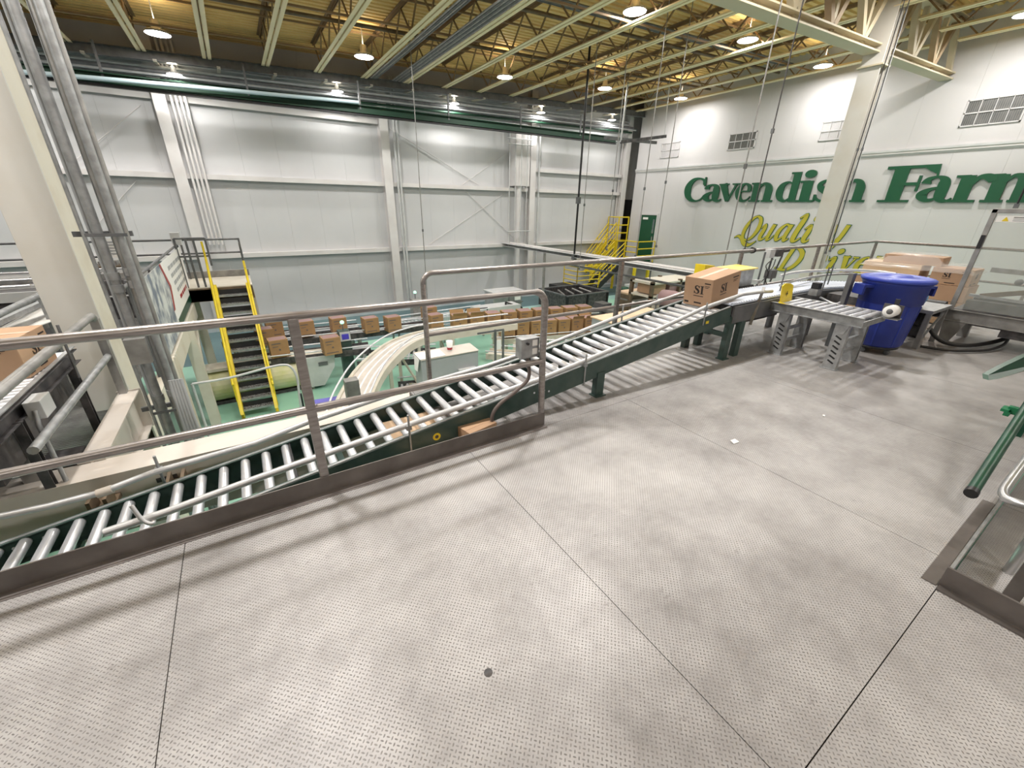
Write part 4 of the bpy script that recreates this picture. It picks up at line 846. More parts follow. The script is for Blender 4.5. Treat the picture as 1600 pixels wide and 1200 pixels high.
MB().cbox((7.8, 1.66, .01), (.2, .24, .02)).build('foot', 'black', mo)
h1 = thing('hose', 'thick black hose sagging across the deck in front of the machine legs', 'hose', (7.6, 1.1, .1))
MB().tube(spline([at_z(1452, 512, .22), at_z(1462, 526, .12), at_z(1480, 536, .06), at_z(1510, 540, .04), at_z(1545, 536, .05), at_z(1575, 528, .12), at_z(1600, 520, .2), at_z(1650, 508, .3)]), .026, 10).build('hose_body', 'rubber', h1)
h2 = thing('hose', 'thinner black hose looping up to the underside of the machine', 'hose', (7.8, 1.0, .1))
MB().tube(spline([at_z(1438, 541, .03), at_z(1480, 547, .03), at_z(1520, 548, .03), at_z(1548, 546, .03), at_z(1570, 537, .06), at_z(1578, 520, .12), at_z(1575, 506, .24), at_z(1584, 498, .30)]), .017, 10).build('hose_body', 'rubber', h2)
# ================================================================ pallet of cartons beyond
pt = thing('pallet', 'wooden pallet on the deck beyond the blue bin and machine', 'pallet', (9.5, 2.2, 0))
px0, px1, py0, py1 = 8.95, 10.1, 1.5, 2.95
for i in range(7): y = py0+i*(py1-py0-.09)/6; MB().box((px0, y, .11), (px1, y+.09, .13)).build('board', 'pallet', pt)
for x in (px0, (px0+px1)/2-.04, px1-.08): MB().box((x, py0, .02), (x+.08, py1, .11)).build('stringer', 'pallet', pt)
for y in (py0, (py0+py1)/2, py1-.09): MB().box((px0, y, 0), (px1, y+.09, .02)).build('bottom_board', 'pallet', pt)
lab = ['bottom', 'middle']
k_ = 0
desc = {(0, 0): 'nearest the machine guard', (0, 1): 'behind the blue bin', (0, 2): 'at the far left corner of the pallet'}
for lv in range(2):
    for j in range(3):
        y = py0+.24+j*.48; z = .131+lv*.235
        carton((px0+.3, y, z), (.55, .46, .23), math.pi/2 if False else 0, 'brown carton in the %s layer on pallet, %s' % (lab[lv], desc[(0, j)]), 'cartons stacked on the pallet', marks=False, m='card')
carton((px0+.30, 1.76, .601), (.46, .50, .24), -math.pi/2, 'brown carton printed SI on top layer of pallet, beside the clear machine guard', m='card')
carton((px0+.30, 2.50, .601), (.50, .75, .24), 0, 'pale carton on pallet top layer directly behind the blue bin lid', m='cardl', marks=False)
carton((px0+.35, 2.30, .842), (.44, .72, .13), .03, 'flat brown carton wrapped in clear film on top of whole pallet stack', m='card', marks=False)
wp = thing('stretch_wrap', 'loose clear plastic stretch film over the stacked cartons', 'film', (9.3, 2.2, .8))
gx, gy_ = 12, 14; vs = []; random.seed(11)
for i in range(gx+1):
    for j in range(gy_+1):
        x = px0-.03+i*.7/gx; y = 1.5+j*1.42/gy_
        z = (.985 if 1.93 < y < 2.68 and x > px0+.10 else .868)+random.uniform(0, .02)
        if j in (0, gy_) or i == 0: z -= .10
        vs.append((x, y, z))
MB().add(vs, [(i*(gy_+1)+j, i*(gy_+1)+j+1, (i+1)*(gy_+1)+j+1, (i+1)*(gy_+1)+j) for i in range(gx) for j in range(gy_)], True).build('film', 'wrap', wp)
# ================================================================ right foreground opening
op = thing('stair_opening_kerb', 'dark scuffed toe plates framing the sunken steel landing at lower right', 'toe plate', (2.45, 0, 0))
MB().box((2.44, -1.5, 0), (2.452, .075, .115)).build('toe_plate', 'toe', op)
MB().box((2.40, -1.5, 0), (2.44, .07, .010)).build('toe_angle', 'toe', op)
MB().box((2.45, .062, -.10), (5.55, .075, .006)).build('edge_strip', 'galv', op)
MB().box((2.95-.03, -.16, -.30), (2.98, -.10, .9)).build('inner_post', 'toe', op) if False else None
ld = thing('sunken_landing', 'sunken step landing of steel plate inside the opening at lower right', 'landing', (4, -.7, -.2))
for i in range(2): MB().box((2.453+i*1.55, -1.495, -.22), (2.453+i*1.55+1.545, .06, -.2)).build('landing_plate', 'floor', ld)
MB().beam((2.72, -.42, -.19), (2.85, -.15, -.19), .01, .01).build('weld_bead', 'galv', ld)
q_ = at_z(1578, 935, -.2); MB().box((q_.x-.03, q_.y-.03, -.2), (q_.x+.03, q_.y+.03, .9)).build('rail_post', 'toe', ld)
MB().box((2.43, .078, 0), (3.52, .130, .004)).build('dark_strip', 'toe', op)  # thin dark strip on the deck along the edge of the opening
ph = thing('handrail_loop', 'stainless handrail loop with rounded bend entering at right edge', 'handrail', (3, 0, .3))
MB().tube(spline([at_z(1660, 640, .25), at_z(1600, 722, .22), at_z(1578, 752, .20), at_z(1568, 768, .19), at_z(1572, 779, .19), at_z(1590, 786, .20), at_z(1640, 800, .22)], 6), .022, 14).build('pipe', 'ss', ph)
MB().tube([at_z(1640, 800, .22), at_z(1640, 800, .22)-Vector((0, 0, .42))], .022, 10).build('leg', 'ss', ph)
MB().tube([at_z(1660, 640, .25), at_z(1660, 640, .25)-Vector((0, 0, .25))], .022, 10).build('leg', 'ss', ph)
# green lift frame reaching in from the right
gl = thing('green_lift_frame', 'dark green tubular frame and flat arm reaching in at the right edge', 'lift frame', (3.3, .1, 0))
a_, b_ = at_z(1517, 771, .12), at_z(1606, 634, .36); c2 = b_+(b_-a_)*.5
MB().tube([a_, b_, c2], .028, 14).build('tube', 'gpaint', gl)
MB().tube([a_-(b_-a_).normalized()*.004, a_+(b_-a_).normalized()*.035], .031, 14).build('rubber_tip', 'black', gl)
e_, f_ = at_z(1545, 592, .62), at_z(1604, 563, .66)
MB().prism([at_z(1544, 586, .62), at_z(1545, 594, .60), at_z(1560, 592, .60), at_z(1610, 577, .62), at_z(1660, 560, .66), at_z(1660, 535, .76), at_z(1600, 558, .70), at_z(1568, 573, .66)], (.02, .03, -.004)).build('flat_arm', 'gpaint', gl)
k0 = at_z(1585, 640, .30)
MB().cbox(at_z(1572, 639, .30), (.10, .04, .02)).cbox(at_z(1574, 645, .28), (.08, .03, .03)).cbox(at_z(1583, 641, .30), (.05, .05, .05)).build('bracket', mat('brighter green paint', (.01, .17, .07), .4), gl)
q_ = at_z(1662, 548, .7); MB().beam(q_, Vector((q_.x, q_.y, 0)), .08, .08).beam(c2, Vector((c2.x, c2.y, 0)), .06, .06).beam(Vector((c2.x, c2.y, .03)), Vector((q_.x, q_.y, .03)), .08, .06).build('stand', 'gpaint', gl)
# litter on the deck
p_ = at_z(1147, 691, 0); t = thing('paper_scrap', 'small white folded paper scrap lying on the steel deck', 'paper', p_)
MB().prism([p_+Vector((-.03, -.015, .002)), p_+Vector((.035, -.02, .002)), p_+Vector((.03, .015, .012)), p_+Vector((-.02, .02, .012))], (0, 0, .002)).build('sheet', 'paper', t)
p_ = at_z(1287, 650, 0); t = thing('paper_scrap', 'tiny white chip on deck, farther right than the folded scrap', 'paper', p_)
MB().cbox(p_+Vector((0, 0, .004)), (.03, .015, .006), .4).build('sheet', 'paper', t)
p_ = at_z(763, 1051, 0); t = thing('dark_smudge', 'small dark blob stuck to the deck near the bottom centre', 'debris', p_)
MB().lathe([(.017, 0), (.012, .003), (0, .004)], p_, 10).build('blob', 'dark', t)
# ================================================================ left side: column, conduits, platform
lc = thing('steel_column', 'wide off-white column at the left, in front of the bundled conduits', 'column', (-1.4, 5.3, FZ))
MB().box((-1.555, 5.10, FZ), (-1.235, 5.13, 6.4)).box((-1.555, 5.52, FZ), (-1.235, 5.55, 6.4)).box((-1.41, 5.13, FZ), (-1.38, 5.52, 6.4)).box((-1.555, 5.128, FZ), (-1.545, 5.522, 6.4)).build('column_shaft', 'colw', lc, bevel=.004)
MB().box((-1.245, 5.14, FZ), (-1.24, 5.51, 6.4)).build('side_plate', 'cream', lc)
cb = thing('conduit_bundle', 'vertical bundle of grey electrical conduits strapped together right of the left column', 'conduits', (-.9, 4.6, 0))
def vline(pts, Y): return [at_y(x, y, Y) for x, y in pts]
for k_, (x, y, r, m_) in enumerate([(-1.02, 4.60, .013, 'galv'), (-.935, 4.60, .033, 'galv'), (-.985, 4.66, .018, 'grey'), (-.83, 4.60, .03, 'mgrey'), (-.80, 4.55, .028, 'galv'), (-.775, 4.62, .022, 'mgrey'), (-.86, 4.66, .02, 'galv')]):
    MB().tube([(x, y, FZ), (x, y, 6.0)], r, 10).build('conduit', m_, cb)
for z in (1.34, -.2):
    MB().box((-1.10, 4.67, z-.02), (-.74, 4.70, z+.02)).build('strut_bar', 'dgrey', cb)
    MB().box((-1.0, 4.52, z-.012), (-.75, 4.53, z+.012)).build('strap', 'dgrey', cb)
for k_ in range(5): MB().tube(spline([(-.80+.02*k_, 4.5, .1), (-.80+.022*k_, 4.45, -.25), (-.80+.024*k_, 4.44, -.6), (-.80+.024*k_, 4.44, -1.6)]), .016, 8).build('flexible_conduit', 'grey', cb)
MB().box((-1.0, 4.45, .30), (-.86, 4.52, .52)).build('pull_box', 'mgrey', cb)
for z in (1.05, .95, -.05): MB().tube([(-.83, 4.60, z-.03), (-.83, 4.60, z+.03)], .04, 10).tube([(-.935, 4.60, z-.06), (-.935, 4.60, z-.0)], .042, 10).build('coupling', 'galv', cb)
# platform 2
pf = thing('far_platform', 'raised grey platform along the left with cream edge beam, running to the stair landing', 'platform', (-1.2, 8, -.2))
PZ = -.15
MB().box((-13.5, 7.2, PZ-.05), (-1.25, 12.7, PZ)).build('deck_sheet', 'dgrey', pf)
MB().box((-1.25, 11.2, PZ-.04), (.02, 12.7, PZ)).build('landing_deck', 'cream', pf)
MB().channel((-1.2, 4.99, PZ-.46), (-1.2, 11.2, PZ-.46), .12, .30, .014, 1).build('edge_beam', 'cream', pf)
MB().channel((-1.3, 11.2, PZ-.17), (-.62, 11.2, PZ-.17), .08, .25, .012, 1).build('landing_beam', 'brown', pf)
MB().box((-13.5, 12.66, PZ), (.02, 12.69, PZ+.15)).build('toe_board', 'mgrey', pf)
MB().box((-1.25, 11.16, PZ-.30), (.02, 11.2, PZ-.02)).build('front_fascia', 'brown', pf)
for x, y in ((-1.2, 7.2), (-1.15, 9.2), (-1.2, 11.9), (-.05, 12.3), (-5, 8), (-5, 12)):
    MB().ibeam((x, y, FZ), (x, y, PZ-.3), .17, .17, .012, up=(0, 1, 0)).build('post', 'cream', pf)
MB().beam((-1.2, 9.9, -1.5), (-1.2, 11.1, -.55), .10, .10).build('knee_brace', 'cream', pf)
gr_ = MB(); y = 3.66
while y < 7.2:
    gr_.box((-3.6, y, -.30), (-1.29 if y < 5.05 or y > 5.6 else -1.58, y+.008, -.27)); y += .034
gr_.build('grating', 'mgrey', pf, kind='stuff')
g_ = MB()
for x in (-3.4, -2.8, -2.2, -1.68): g_.box((x, 3.6, -.36), (x+.06, 7.2, -.30))
g_.build('grating_bearer', 'dark', pf)
r_ = thing('guard_rail', 'grey steel rail end beside the left carton, in front of the left column', 'railing', (-1.24, 4, 0))
MB().tube([(-1.24, 4.95, -.12), (-1.24, 4.95, .60), (-1.24, 4.93, .64), (-1.24, 4.90, .655), (-1.24, 2.9, .655)], .030, 12).build('top_rail', 'mgrey', r_)
MB().tube([(-1.24, 4.95, .28), (-1.24, 3.1, .28)], .026, 10).build('mid_rail', 'galv', r_)
MB().box((-1.27, 4.92, -.12), (-1.21, 4.98, .62)).build('post', 'mgrey', r_)
MB().box((-1.52, 3.52, -.3), (-1.44, 3.58, .60)).build('post', 'mgrey', r_)
MB().tube([(-1.24, 3.0, .655), (-1.47, 3.55, .60)], .024, 8).build('link_rail', 'mgrey', r_)
r_ = thing('guard_rail', 'thin dark rail along the far side of left platform, before back wall', 'railing', (-4, 12.6, 0))
for z in (.74, .43): MB().tube([(-13, 12.6, z), (-.04, 12.6, z)], .022, 8).build('rail', 'dgrey', r_)
for x in (-.04, -1.2, -2.9, -4.9, -6.9): MB().box((x-.02, 12.58, PZ), (x+.02, 12.62, .76)).build('post', 'dgrey', r_)
r_ = thing('guard_rail', 'short dark rail at the left side of the yellow stair landing', 'railing', (-.9, 11.2, 0))
for z in (.86, .50): MB().tube([(-1.17, 11.25, z), (-.64, 11.25, z)], .02, 8).build('rail', 'dgrey', r_)
MB().tube([(-.64, 11.25, .86), (-.64, 11.2, .30)], .02, 8).build('rail', 'dgrey', r_)
for x in (-1.17, -.98, -.85): MB().box((x-.02, 11.23, PZ), (x+.02, 11.27, .86)).build('post', 'dgrey', r_)
# banner
bn = thing('safety_banner', 'printed banner with flower photograph and grey text hung on the platform rail', 'banner', (-1.17, 9, 0))
y0, y1, z0, z1 = 6.5, 11.75, -.42, .66; X_ = -1.17
def patch(a, b, c, d, name, m, off_=.0, th=.003, poly=None):
    P = poly or [(a, b), (c, b), (c, d), (a, d)]
    MB().prism([(X_+off_, y0+(y1-y0)*u, z0+(z1-z0)*v) for u, v in P], (th, 0, 0)).build(name, m, bn)
patch(0, 0, 1, 1, 'banner_sheet', 'paper')
patch(0, 0, 0, 0, 'photo_print', 'photo', .003, .002, [(0, .0), (.42, .0), (.40, .3), (.46, .6), (.38, 1), (0, 1)])
patch(0, 0, 0, 0, 'red_swoosh', 'red', .005, .002, [(.38, 1), (.46, .62), (.40, .30), (.43, .30), (.49, .62), (.41, 1)])
patch(0, 0, 0, 0, 'green_band', 'gpaint', .004, .002, [(.42, 0), (1, 0), (1, .14), (.43, .14)])
random.seed(5)
for r in range(5):
    u = .54+.02*r; v = .86-.13*r
    while u < .90-.01*r:
        l_ = random.uniform(.03, .07); patch(u, v-.04, min(u+l_, .93), v+.02, 'text_stroke', 'grey' if r < 4 else 'red', .004); u += l_+.015
MB().tube([(-1.2, 6.0, .70), (-1.2, 11.9, .70)], .02, 8).build('banner_rail', 'dgrey', bn)
for y in (6.4, 11.8): MB().box((-1.23, y-.03, -.5), (-1.18, y+.03, .74)).build('post', 'dgrey', bn)
MB().box((-1.26, 11.7, .70), (-1.10, 11.9, .95)).build('post_box', 'lgrey', bn)
ntc = thing('small_notice', 'small white notice sheet seen between the conduits at left', 'notice', at_y(172, 388, 12.3))
MB().cbox(at_y(172, 388, 12.5), (.34, .02, .40)).build('sheet', 'paper', ntc)
nt_ = MB(); c_ = at_y(172, 388, 12.48)
for k_ in range(5): nt_.box((c_.x-.12, c_.y-.006, c_.z+.12-k_*.06), (c_.x+.10, c_.y-.003, c_.z+.14-k_*.06))
nt_.build('text_line', 'grey', ntc)
# ---- yellow stair
ys_ = thing('yellow_stair', 'steep steel stair with yellow stringers descending from the far landing', 'stairs', (-.38, 10.2, FZ))
xl, xr, yt, yb, zt = -.68, -.07, 11.16, 9.05, PZ
for x, w_ in ((xl, -1), (xr, 1)):
    MB().channel((x, yt, zt-.02), (x, yb, FZ+.08), .06, .24, .012, w_).build('stringer', 'yellow', ys_)
MB().tube([(xl-.03, yt+.02, zt+.95), (xl-.03, yt, zt+.6)], .02, 8).tube([(xl-.03, yt, zt+.62), (xl-.03, yb+.1, FZ+.75)], .024, 8).build('hand_rail', 'yellow', ys_)
MB().tube([(xr+.03, yt+.02, zt+.90), (xr+.03, yt, zt+.5)], .02, 8).build('hand_rail_end', 'dgrey', ys_)
MB().tube([(xr+.03, yt, zt+.52), (xr+.03, yb+.1, FZ+.62)], .024, 8).build('hand_rail', 'yellow', ys_)
for k_ in range(5):
    y = yt-.15-(yt-yb-.3)*k_/4; z = zt-(zt-FZ)*(yt-y)/(yt-yb)
    for x in (xl-.03, xr+.03): MB().beam((x, y, z-.05), (x, y, z+.58), .03, .03).build('rail_post', 'yellow', ys_)
n = 14; tm = mat('perforated tread', (.05, .05, .05), (.4), .5, (.55, .55, .55), 38, contrast=(.45, .55))
for i in range(1, n):
    y = yt-(yt-yb)*i/n; z = zt-(zt-FZ)*i/n
    tb_ = MB().box((xl+.03, y-.02, z-.03), (xr-.03, y+.20, z)).build('tread', tm, ys_)
    MB().box((xl+.03, y-.032, z-.035), (xr-.03, y-.02, z+.004)).build('nosing', 'galv', tb_)
    MB().box((xl+.03, y+.13, z-.0), (xr-.03, y+.14, z+.10)).build('riser', 'black', ys_)
# ---- conveyors and machines on left platform
def ground_box(name, label, cat, a, b, m, group=None):
    t = thing(name, label, cat, ((a[0]+b[0])/2, (a[1]+b[1])/2, a[2]), group); return t
lcv = thing('roller_conveyor', 'short-roller conveyor on the left platform carrying the left carton', 'conveyor', (-1.6, 4.5, 0))
for x, s_ in ((-1.36, -1), (-1.86, 1)): MB().channel((x, 3.1, .40), (x, 4.65, .40), .04, .10, .006, s_).build('side_frame', 'dark', lcv)
MB().beam((-1.36, 3.1, .47), (-1.36, 4.65, .47), .03, .006).build('frame_edge', 'galv', lcv)
rr = None; y = 3.3
while y < 4.6:
    if rr is None: rr = MB().tube([(-1.84, y, .44), (-1.38, y, .44)], .022, 12).build('roller', 'zinc', lcv)
    else: inst(rr, lcv, (0, y-3.3, 0))
    y += .062
for y in (3.4, 4.45): MB().channel((-1.36, y, -.27), (-1.36, y, .36), .05, .05, .006, 1, up=(0, 1, 0)).build('leg', 'dark', lcv)
MB().tube([(-1.30, 4.35, .72), (-1.30, 4.32, .30)], .010, 8).build('sensor_rod', 'dgrey', lcv)
MB().box((-1.80, 3.2, .05), (-1.45, 4.6, .28)).build('drive_tray', 'dark', lcv)
carton((-1.68, 4.16, .463), (.58, .42, .27), -.08, 'tan carton printed SI on the left platform conveyor, under the front top rail')
cx_ = thing('control_box', 'small light grey control box mounted under the left roller conveyor', 'electrical box', (-1.35, 3.95, .1))
q_ = at_x(62, 634, -1.30); MB().cbox(q_, (.08, .17, .12)).build('box_body', 'lgrey', cx_, bevel=.004)
MB().beam(q_+Vector((-.05, .05, 0)), (-1.37, q_.y+.05, .36), .03, .03).build('bracket', 'galv', cx_)
MB().tube([q_+Vector((0, -.08, 0)), q_+Vector((0, -.12, -.08)), Vector((q_.x, q_.y-.14, -.27))], .014, 8).build('conduit_elbow', 'galv', cx_)
bm_ = thing('blue_motor', 'dark blue finned motor at the far left behind the front mid rail', 'motor', (-1.55, 3.35, -.1))
MB().lathe([(0, -.14), (.10, -.13), (.115, -.1), (.115, .1), (.10, .13), (0, .14)], at_y(8, 716, 3.8), 18, axis='x').build('motor_body', mat('navy motor paint', (.02, .03, .16), .4), bm_)
MB().box((-1.50, 3.70, -.28), (-1.30, 3.90, -.10)).build('motor_foot', 'dark', bm_)
ch = thing('white_chute', 'smooth white sheet chute sloping beside the far left conveyor', 'chute', (-2.2, 6, .3))
MB().prism([at_z(-20, 530, .35), at_z(42, 515, .35), at_z(84, 500, .35), at_z(72, 478, .38), at_z(55, 482, .38), at_z(-20, 525-2, .38)], (0, 0, -.01)).build('sheet', 'paper', ch)
MB().beam(at_z(-20, 536, .36), at_z(86, 497, .30), .03, .14).build('chute_side', 'mgrey', ch)
MB().beam(at_z(-20, 512, .42), at_z(68, 472, .42), .06, .05).build('chute_side', 'galv', ch)
for p in (at_z(-20, 512, .42), at_z(68, 472, .42)): MB().box((p.x-.03, p.y-.03, -.3), (p.x+.03, p.y+.03, p.z)).build('leg', 'mgrey', ch)
r_ = thing('guard_rail', 'slanting grey handrail crossing the machinery at the far left', 'railing', (-3, 7, .6))
p0_, p1_ = at_z(-20, 500, .62), at_z(62, 461, .62); MB().tube([p0_, p1_], .03, 10).build('top_rail', 'galv', r_)
for p in (p0_, p1_): MB().box((p.x-.025, p.y-.025, -.3), (p.x+.025, p.y+.025, .6)).build('post', 'galv', r_)
for i, (yy, z, m1) in enumerate([(8.1, .42, 'lgrey'), (9.3, .35, 'galv'), (10.6, .30, 'lgrey')]):
    t = thing('belt_conveyor', 'low conveyor line across the left platform, %s from the front' % ordn[i], 'conveyor', (-5, yy, 0), None)
    MB().beam((-12, yy-.3, z), (-1.6 if i else -2.2, yy-.3, z), .04, .12).build('side_frame', m1, t)
    MB().beam((-12, yy+.3, z), (-1.6 if i else -2.2, yy+.3, z), .04, .12).build('side_frame', m1, t)
    MB().box((-12, yy-.28, z-.03), (-1.65 if i else -2.25, yy+.28, z+.02)).build('belt', 'dark' if i != 1 else 'grey', t)
    MB().tube([(-12, yy-.34, z+.14), (-1.7 if i else -2.4, yy-.34, z+.14)], .018, 6).build('guide_rail', 'zinc', t)
    for x in (-10, -8, -6, -4.2, -2.5): MB().box((x-.04, yy-.3, PZ), (x+.04, yy+.3, z-.05)).build('leg', 'dgrey', t)
for i, (px, py, d, m1, lb_, nm) in enumerate([(22, 478, (1.1, .7, .55), 'dark', 'dark machine housing among conveyors at the far left', 'machine_housing'), (24, 470, (.3, .3, .3), 'red', 'small dark red motor on top of the far left machinery', 'motor'),
                                        (178, 432, (.5, .5, .45), 'brown', 'rusty brown box seen between conduits left of the banner', 'machine_housing'), (195, 472, (.5, .7, .6), 'dark', 'dark machine part seen between the conduits below the brown box', 'machine_housing')]):
    p = at_z(px, py, PZ+.2); t = thing(nm, lb_, 'machine', (p.x, p.y, PZ))
    MB().cbox((p.x, p.y, PZ+d[2]/2), d).build('housing', m1, t, bevel=.01)
    MB().cbox((p.x, p.y, PZ+d[2]+.04), (d[0]*.6, d[1]*.5, .08)).build('top_cover', 'mgrey', t)
    MB().tube([(p.x-d[0]*.4, p.y-d[1]/2-.03, PZ+d[2]*.6), (p.x+d[0]*.4, p.y-d[1]/2-.03, PZ+d[2]*.6)], .02, 6).build('pipe', 'galv', t)
random.seed(9)
# ================================================================ lower floor machinery
def conv_x(label, x0, x1, y, z, w_=.5, m1='dark', group=None, roll=False, legs='mgrey', y2=None):
    y2 = y if y2 is None else y2
    a, b = Vector((x0, y, z)), Vector((x1, y2, z)); d = (b-a).normalized(); nrm = Vector((-d.y, d.x, 0)); L = (b-a).length
    t = thing('roller_conveyor' if roll else 'belt_conveyor', label, 'conveyor', (x0, y, FZ), group)
    for s_ in (-1, 1): MB().beam(a+nrm*s_*w_/2, b+nrm*s_*w_/2, .04, .14).build('side_frame', m1, t)
    if roll:
        src = None; k_ = .08
        while k_ < L:
            if src is None: src = MB().tube([a+d*k_-nrm*(w_/2-.03), a+d*k_+nrm*(w_/2-.03)], .028, 8).build('roller', 'zinc', t); k0_ = k_
            else: inst(src, t, d*(k_-k0_))
            k_ += .12
    else: MB().beam(a, b, w_-.04, .03).build('belt', 'grey' if m1 != 'cream' else 'belt', t)
    for s_ in (-1, 1): MB().tube([a+nrm*s_*(w_/2+.05)+Z3*.15, b+nrm*s_*(w_/2+.05)+Z3*.15], .016, 6).build('guide_rail', 'zinc', t)
    nl = max(2, int(L/1.4)+1)
    for i in range(nl):
        p = a.lerp(b, (i+.15)/(nl-.7) if nl > 1 else 0)
        for s_ in (-1, 1): q = p+nrm*s_*w_/2; MB().beam((q.x, q.y, FZ), (q.x, q.y, z-.06), .05, .05).build('leg', legs, t)
    return t
CZ = -1.72
conv_x('dark conveyor line nearest the back wall, carrying two brown cartons at left', -.9, 2.4, 12.35, CZ, y2=12.1)
conv_x('dark conveyor line in front of the back wall with three brown cartons', .2, 4.3, 11.65, CZ+.02, y2=11.25)
conv_x('dark conveyor line behind the cream rounded cover with two cartons', -.6, 2.2, 10.45, CZ, y2=10.1)
conv_x('roller conveyor stretching right behind the control post', 3.2, 6.6, 11.9, CZ, roll=True, m1='zinc', y2=12.1)
conv_x('roller conveyor in shadow beside the green control post', 1.9, 3.6, 9.9, -1.9, .8, roll=True, y2=9.2)
conv_x('roller conveyor underneath the white curved conveyor', 2.2, 4.3, 7.9, -2.1, .9, roll=True, y2=7.3)
conv_x('second roller conveyor underneath the white curved conveyor, nearer the floor', 1.9, 4.1, 6.9, -2.25, .7, roll=True, y2=6.5)
# filled cartons
fb = [((481, 523), 'brown carton on the far line, left of the post'), ((532, 517), 'brown carton beside the bright green signal lamp'), ((439, 555), 'brown carton on the near line behind the yellow stair'),
      ((521, 551), 'brown carton immediately left of the green control post'), ((417, 537), 'shadowed carton just right of the yellow stair rail'), ((432, 523), 'shadowed carton with triangular mark beyond the yellow stair'),
      ((582, 517), 'brown carton alone between signal lamp and roller bend'), ((617, 515), 'brown carton at the top of the roller bend'), ((674, 499), 'tall tan carton behind the purple screen post'), ((683, 511), 'tan carton in front of the one behind the purple screen post')]
for (px, py), lb_ in fb:
    p = at_z(px, py+3, CZ+.09); carton((p.x, p.y+.15, CZ+.09 if px not in (674, 683) else CZ+.09), (.38, .34, .40 if px not in (674,) else .42), .08, lb_, 'brown cartons on the far lines', m='cardd', marks=False, bars=True)
MB().prism([at_z(555, 530, CZ), at_z(690, 520, CZ), at_z(690, 512, CZ), at_z(555, 522, CZ)], (0, 0, -.05)) if False else None
ordw = ['first', 'second', 'third', 'fourth', 'fifth', 'sixth', 'seventh', 'eighth', 'ninth', 'tenth']
A_, B_ = at_z(722, 513, CZ), at_z(884, 505, CZ); A_ = at_z(720, 515, CZ); B_ = Vector((8.6, 9.55, CZ))
tcv = conv_x('cream framed conveyor carrying the long rear row of tan cartons', A_.x-.5, 9.6, A_.y+.15, CZ-.06, .55, 'cream', y2=A_.y-1.0, legs='cream')
for i in range(9):
    f_ = i/8; p = Vector((A_.x+f_*(8.9-A_.x), A_.y+.13-.85*f_, CZ))
    carton((p.x, p.y, CZ), (.41, .40, .42), -.2, 'tan carton in the long rear row, %s from the left' % ordw[i], 'tan cartons in the long row', m='cardf', marks=False, openfl=(i < 2), bars=True)
A2 = at_z(797, 527, CZ-.05)
tcv = conv_x('cream framed conveyor carrying the front row of tan cartons', A2.x-.4, 8.6, A2.y+.2, CZ-.11, .55, 'cream', y2=A2.y-.6, legs='cream')
for i in range(7):
    f_ = i/6; p = Vector((A2.x+f_*(8.2-A2.x), A2.y+.18-.7*f_, CZ-.05))
    carton((p.x, p.y, CZ-.05), (.36, .40, .42), -.2, 'tan carton in the front row, %s from the left' % ordw[i], 'tan cartons in the front row', m='cardf' if i < 5 else 'cardd', marks=False, openfl=(i > 4), bars=True)
# white curved conveyor
cvx = thing('curved_conveyor', 'white curved belt conveyor sweeping down toward the front beam', 'conveyor', (1.5, 7, FZ))
path = [Vector(p) for p in ((.62, 5.3, -1.45), (.82, 5.75, -1.30), (1.0, 6.1, -1.2), (1.40, 6.8, -1.1), (1.87, 7.42, -1.05), (2.35, 7.98, -1.05), (2.85, 8.42, -1.1), (3.37, 8.60, -1.12), (3.95, 8.66, -1.15), (4.6, 8.66, -1.15), (5.5, 8.6, -1.15))]
path = spline(path, 4)
strip(path, .44, -.03, 0, 'belt', 'cbelt', cvx)
for s_ in (-1, 1):
    strip(off(path, s_*.25), .05, -.12, .03, 'side_frame', 'cream', cvx)
    MB().tube([p+Z3*.16 for p in off(path, s_*.28)], .016, 6).build('guide_rail', 'zinc', cvx)
for s_ in (-.12, 0, .12): strip(off(path[:26], s_), .03, 0, .008, 'belt_joint', 'paper', cvx)
for i in (6, 14, 22, 30, 38):
    for s_ in (-1, 1): q = off(path, s_*.25)[i]; MB().beam((q.x, q.y, FZ), (q.x, q.y, q.z-.1), .06, .06).build('leg', 'cream', cvx)
    q0, q1 = off(path, -.25)[i], off(path, .25)[i]; MB().beam((q0.x, q0.y, -2.1), (q1.x, q1.y, -2.1), .05, .05).build('cross_brace', 'cream', cvx)
    MB().beam((q0.x, q0.y, -2.2), (q1.x, q1.y, -1.4), .04, .04).build('diagonal_brace', 'cream', cvx)
e0 = at_z(578, 650-10, -1.0)
cpst = thing('grey_post_box', 'grey steel post box in front of the curved conveyor end', 'electrical box', at_y(547, 610, 5.2))
p = at_y(551, 612, 5.0); MB().cbox((p.x, 5.0, p.z), (.16, .14, .34)).build('box_body', 'mgrey', cpst)
MB().box((p.x-.03, 4.97, FZ), (p.x+.03, 5.03, p.z-.17)).build('post', 'mgrey', cpst)
vb = thing('blue_film', 'folded violet blue plastic film lying on the white curved conveyor end', 'plastic film', at_z(505, 630, -1.3))
MB().prism([at_z(488, 642, -1.5), at_z(545, 626, -1.5), at_z(552, 618, -1.5), at_z(492, 628, -1.5)], (0, 0, .04)).build('film', 'vblue', vb)
MB().prism([at_z(440, 668, -1.55), at_z(560, 634, -1.55), at_z(560, 614, -1.55), at_z(500, 624, -1.55)], (0, 0, -.04)).build('tray', 'beamw', vb)
q = at_z(520, 632, -1.55); MB().box((q.x-.04, q.y-.04, FZ), (q.x+.04, q.y+.04, -1.59)).build('leg', 'beamw', vb)
gq = thing('thin_pipe_hoop', 'thin bent grey pipe hoop rising beside the yellow stair', 'pipe', at_z(463, 640, FZ))
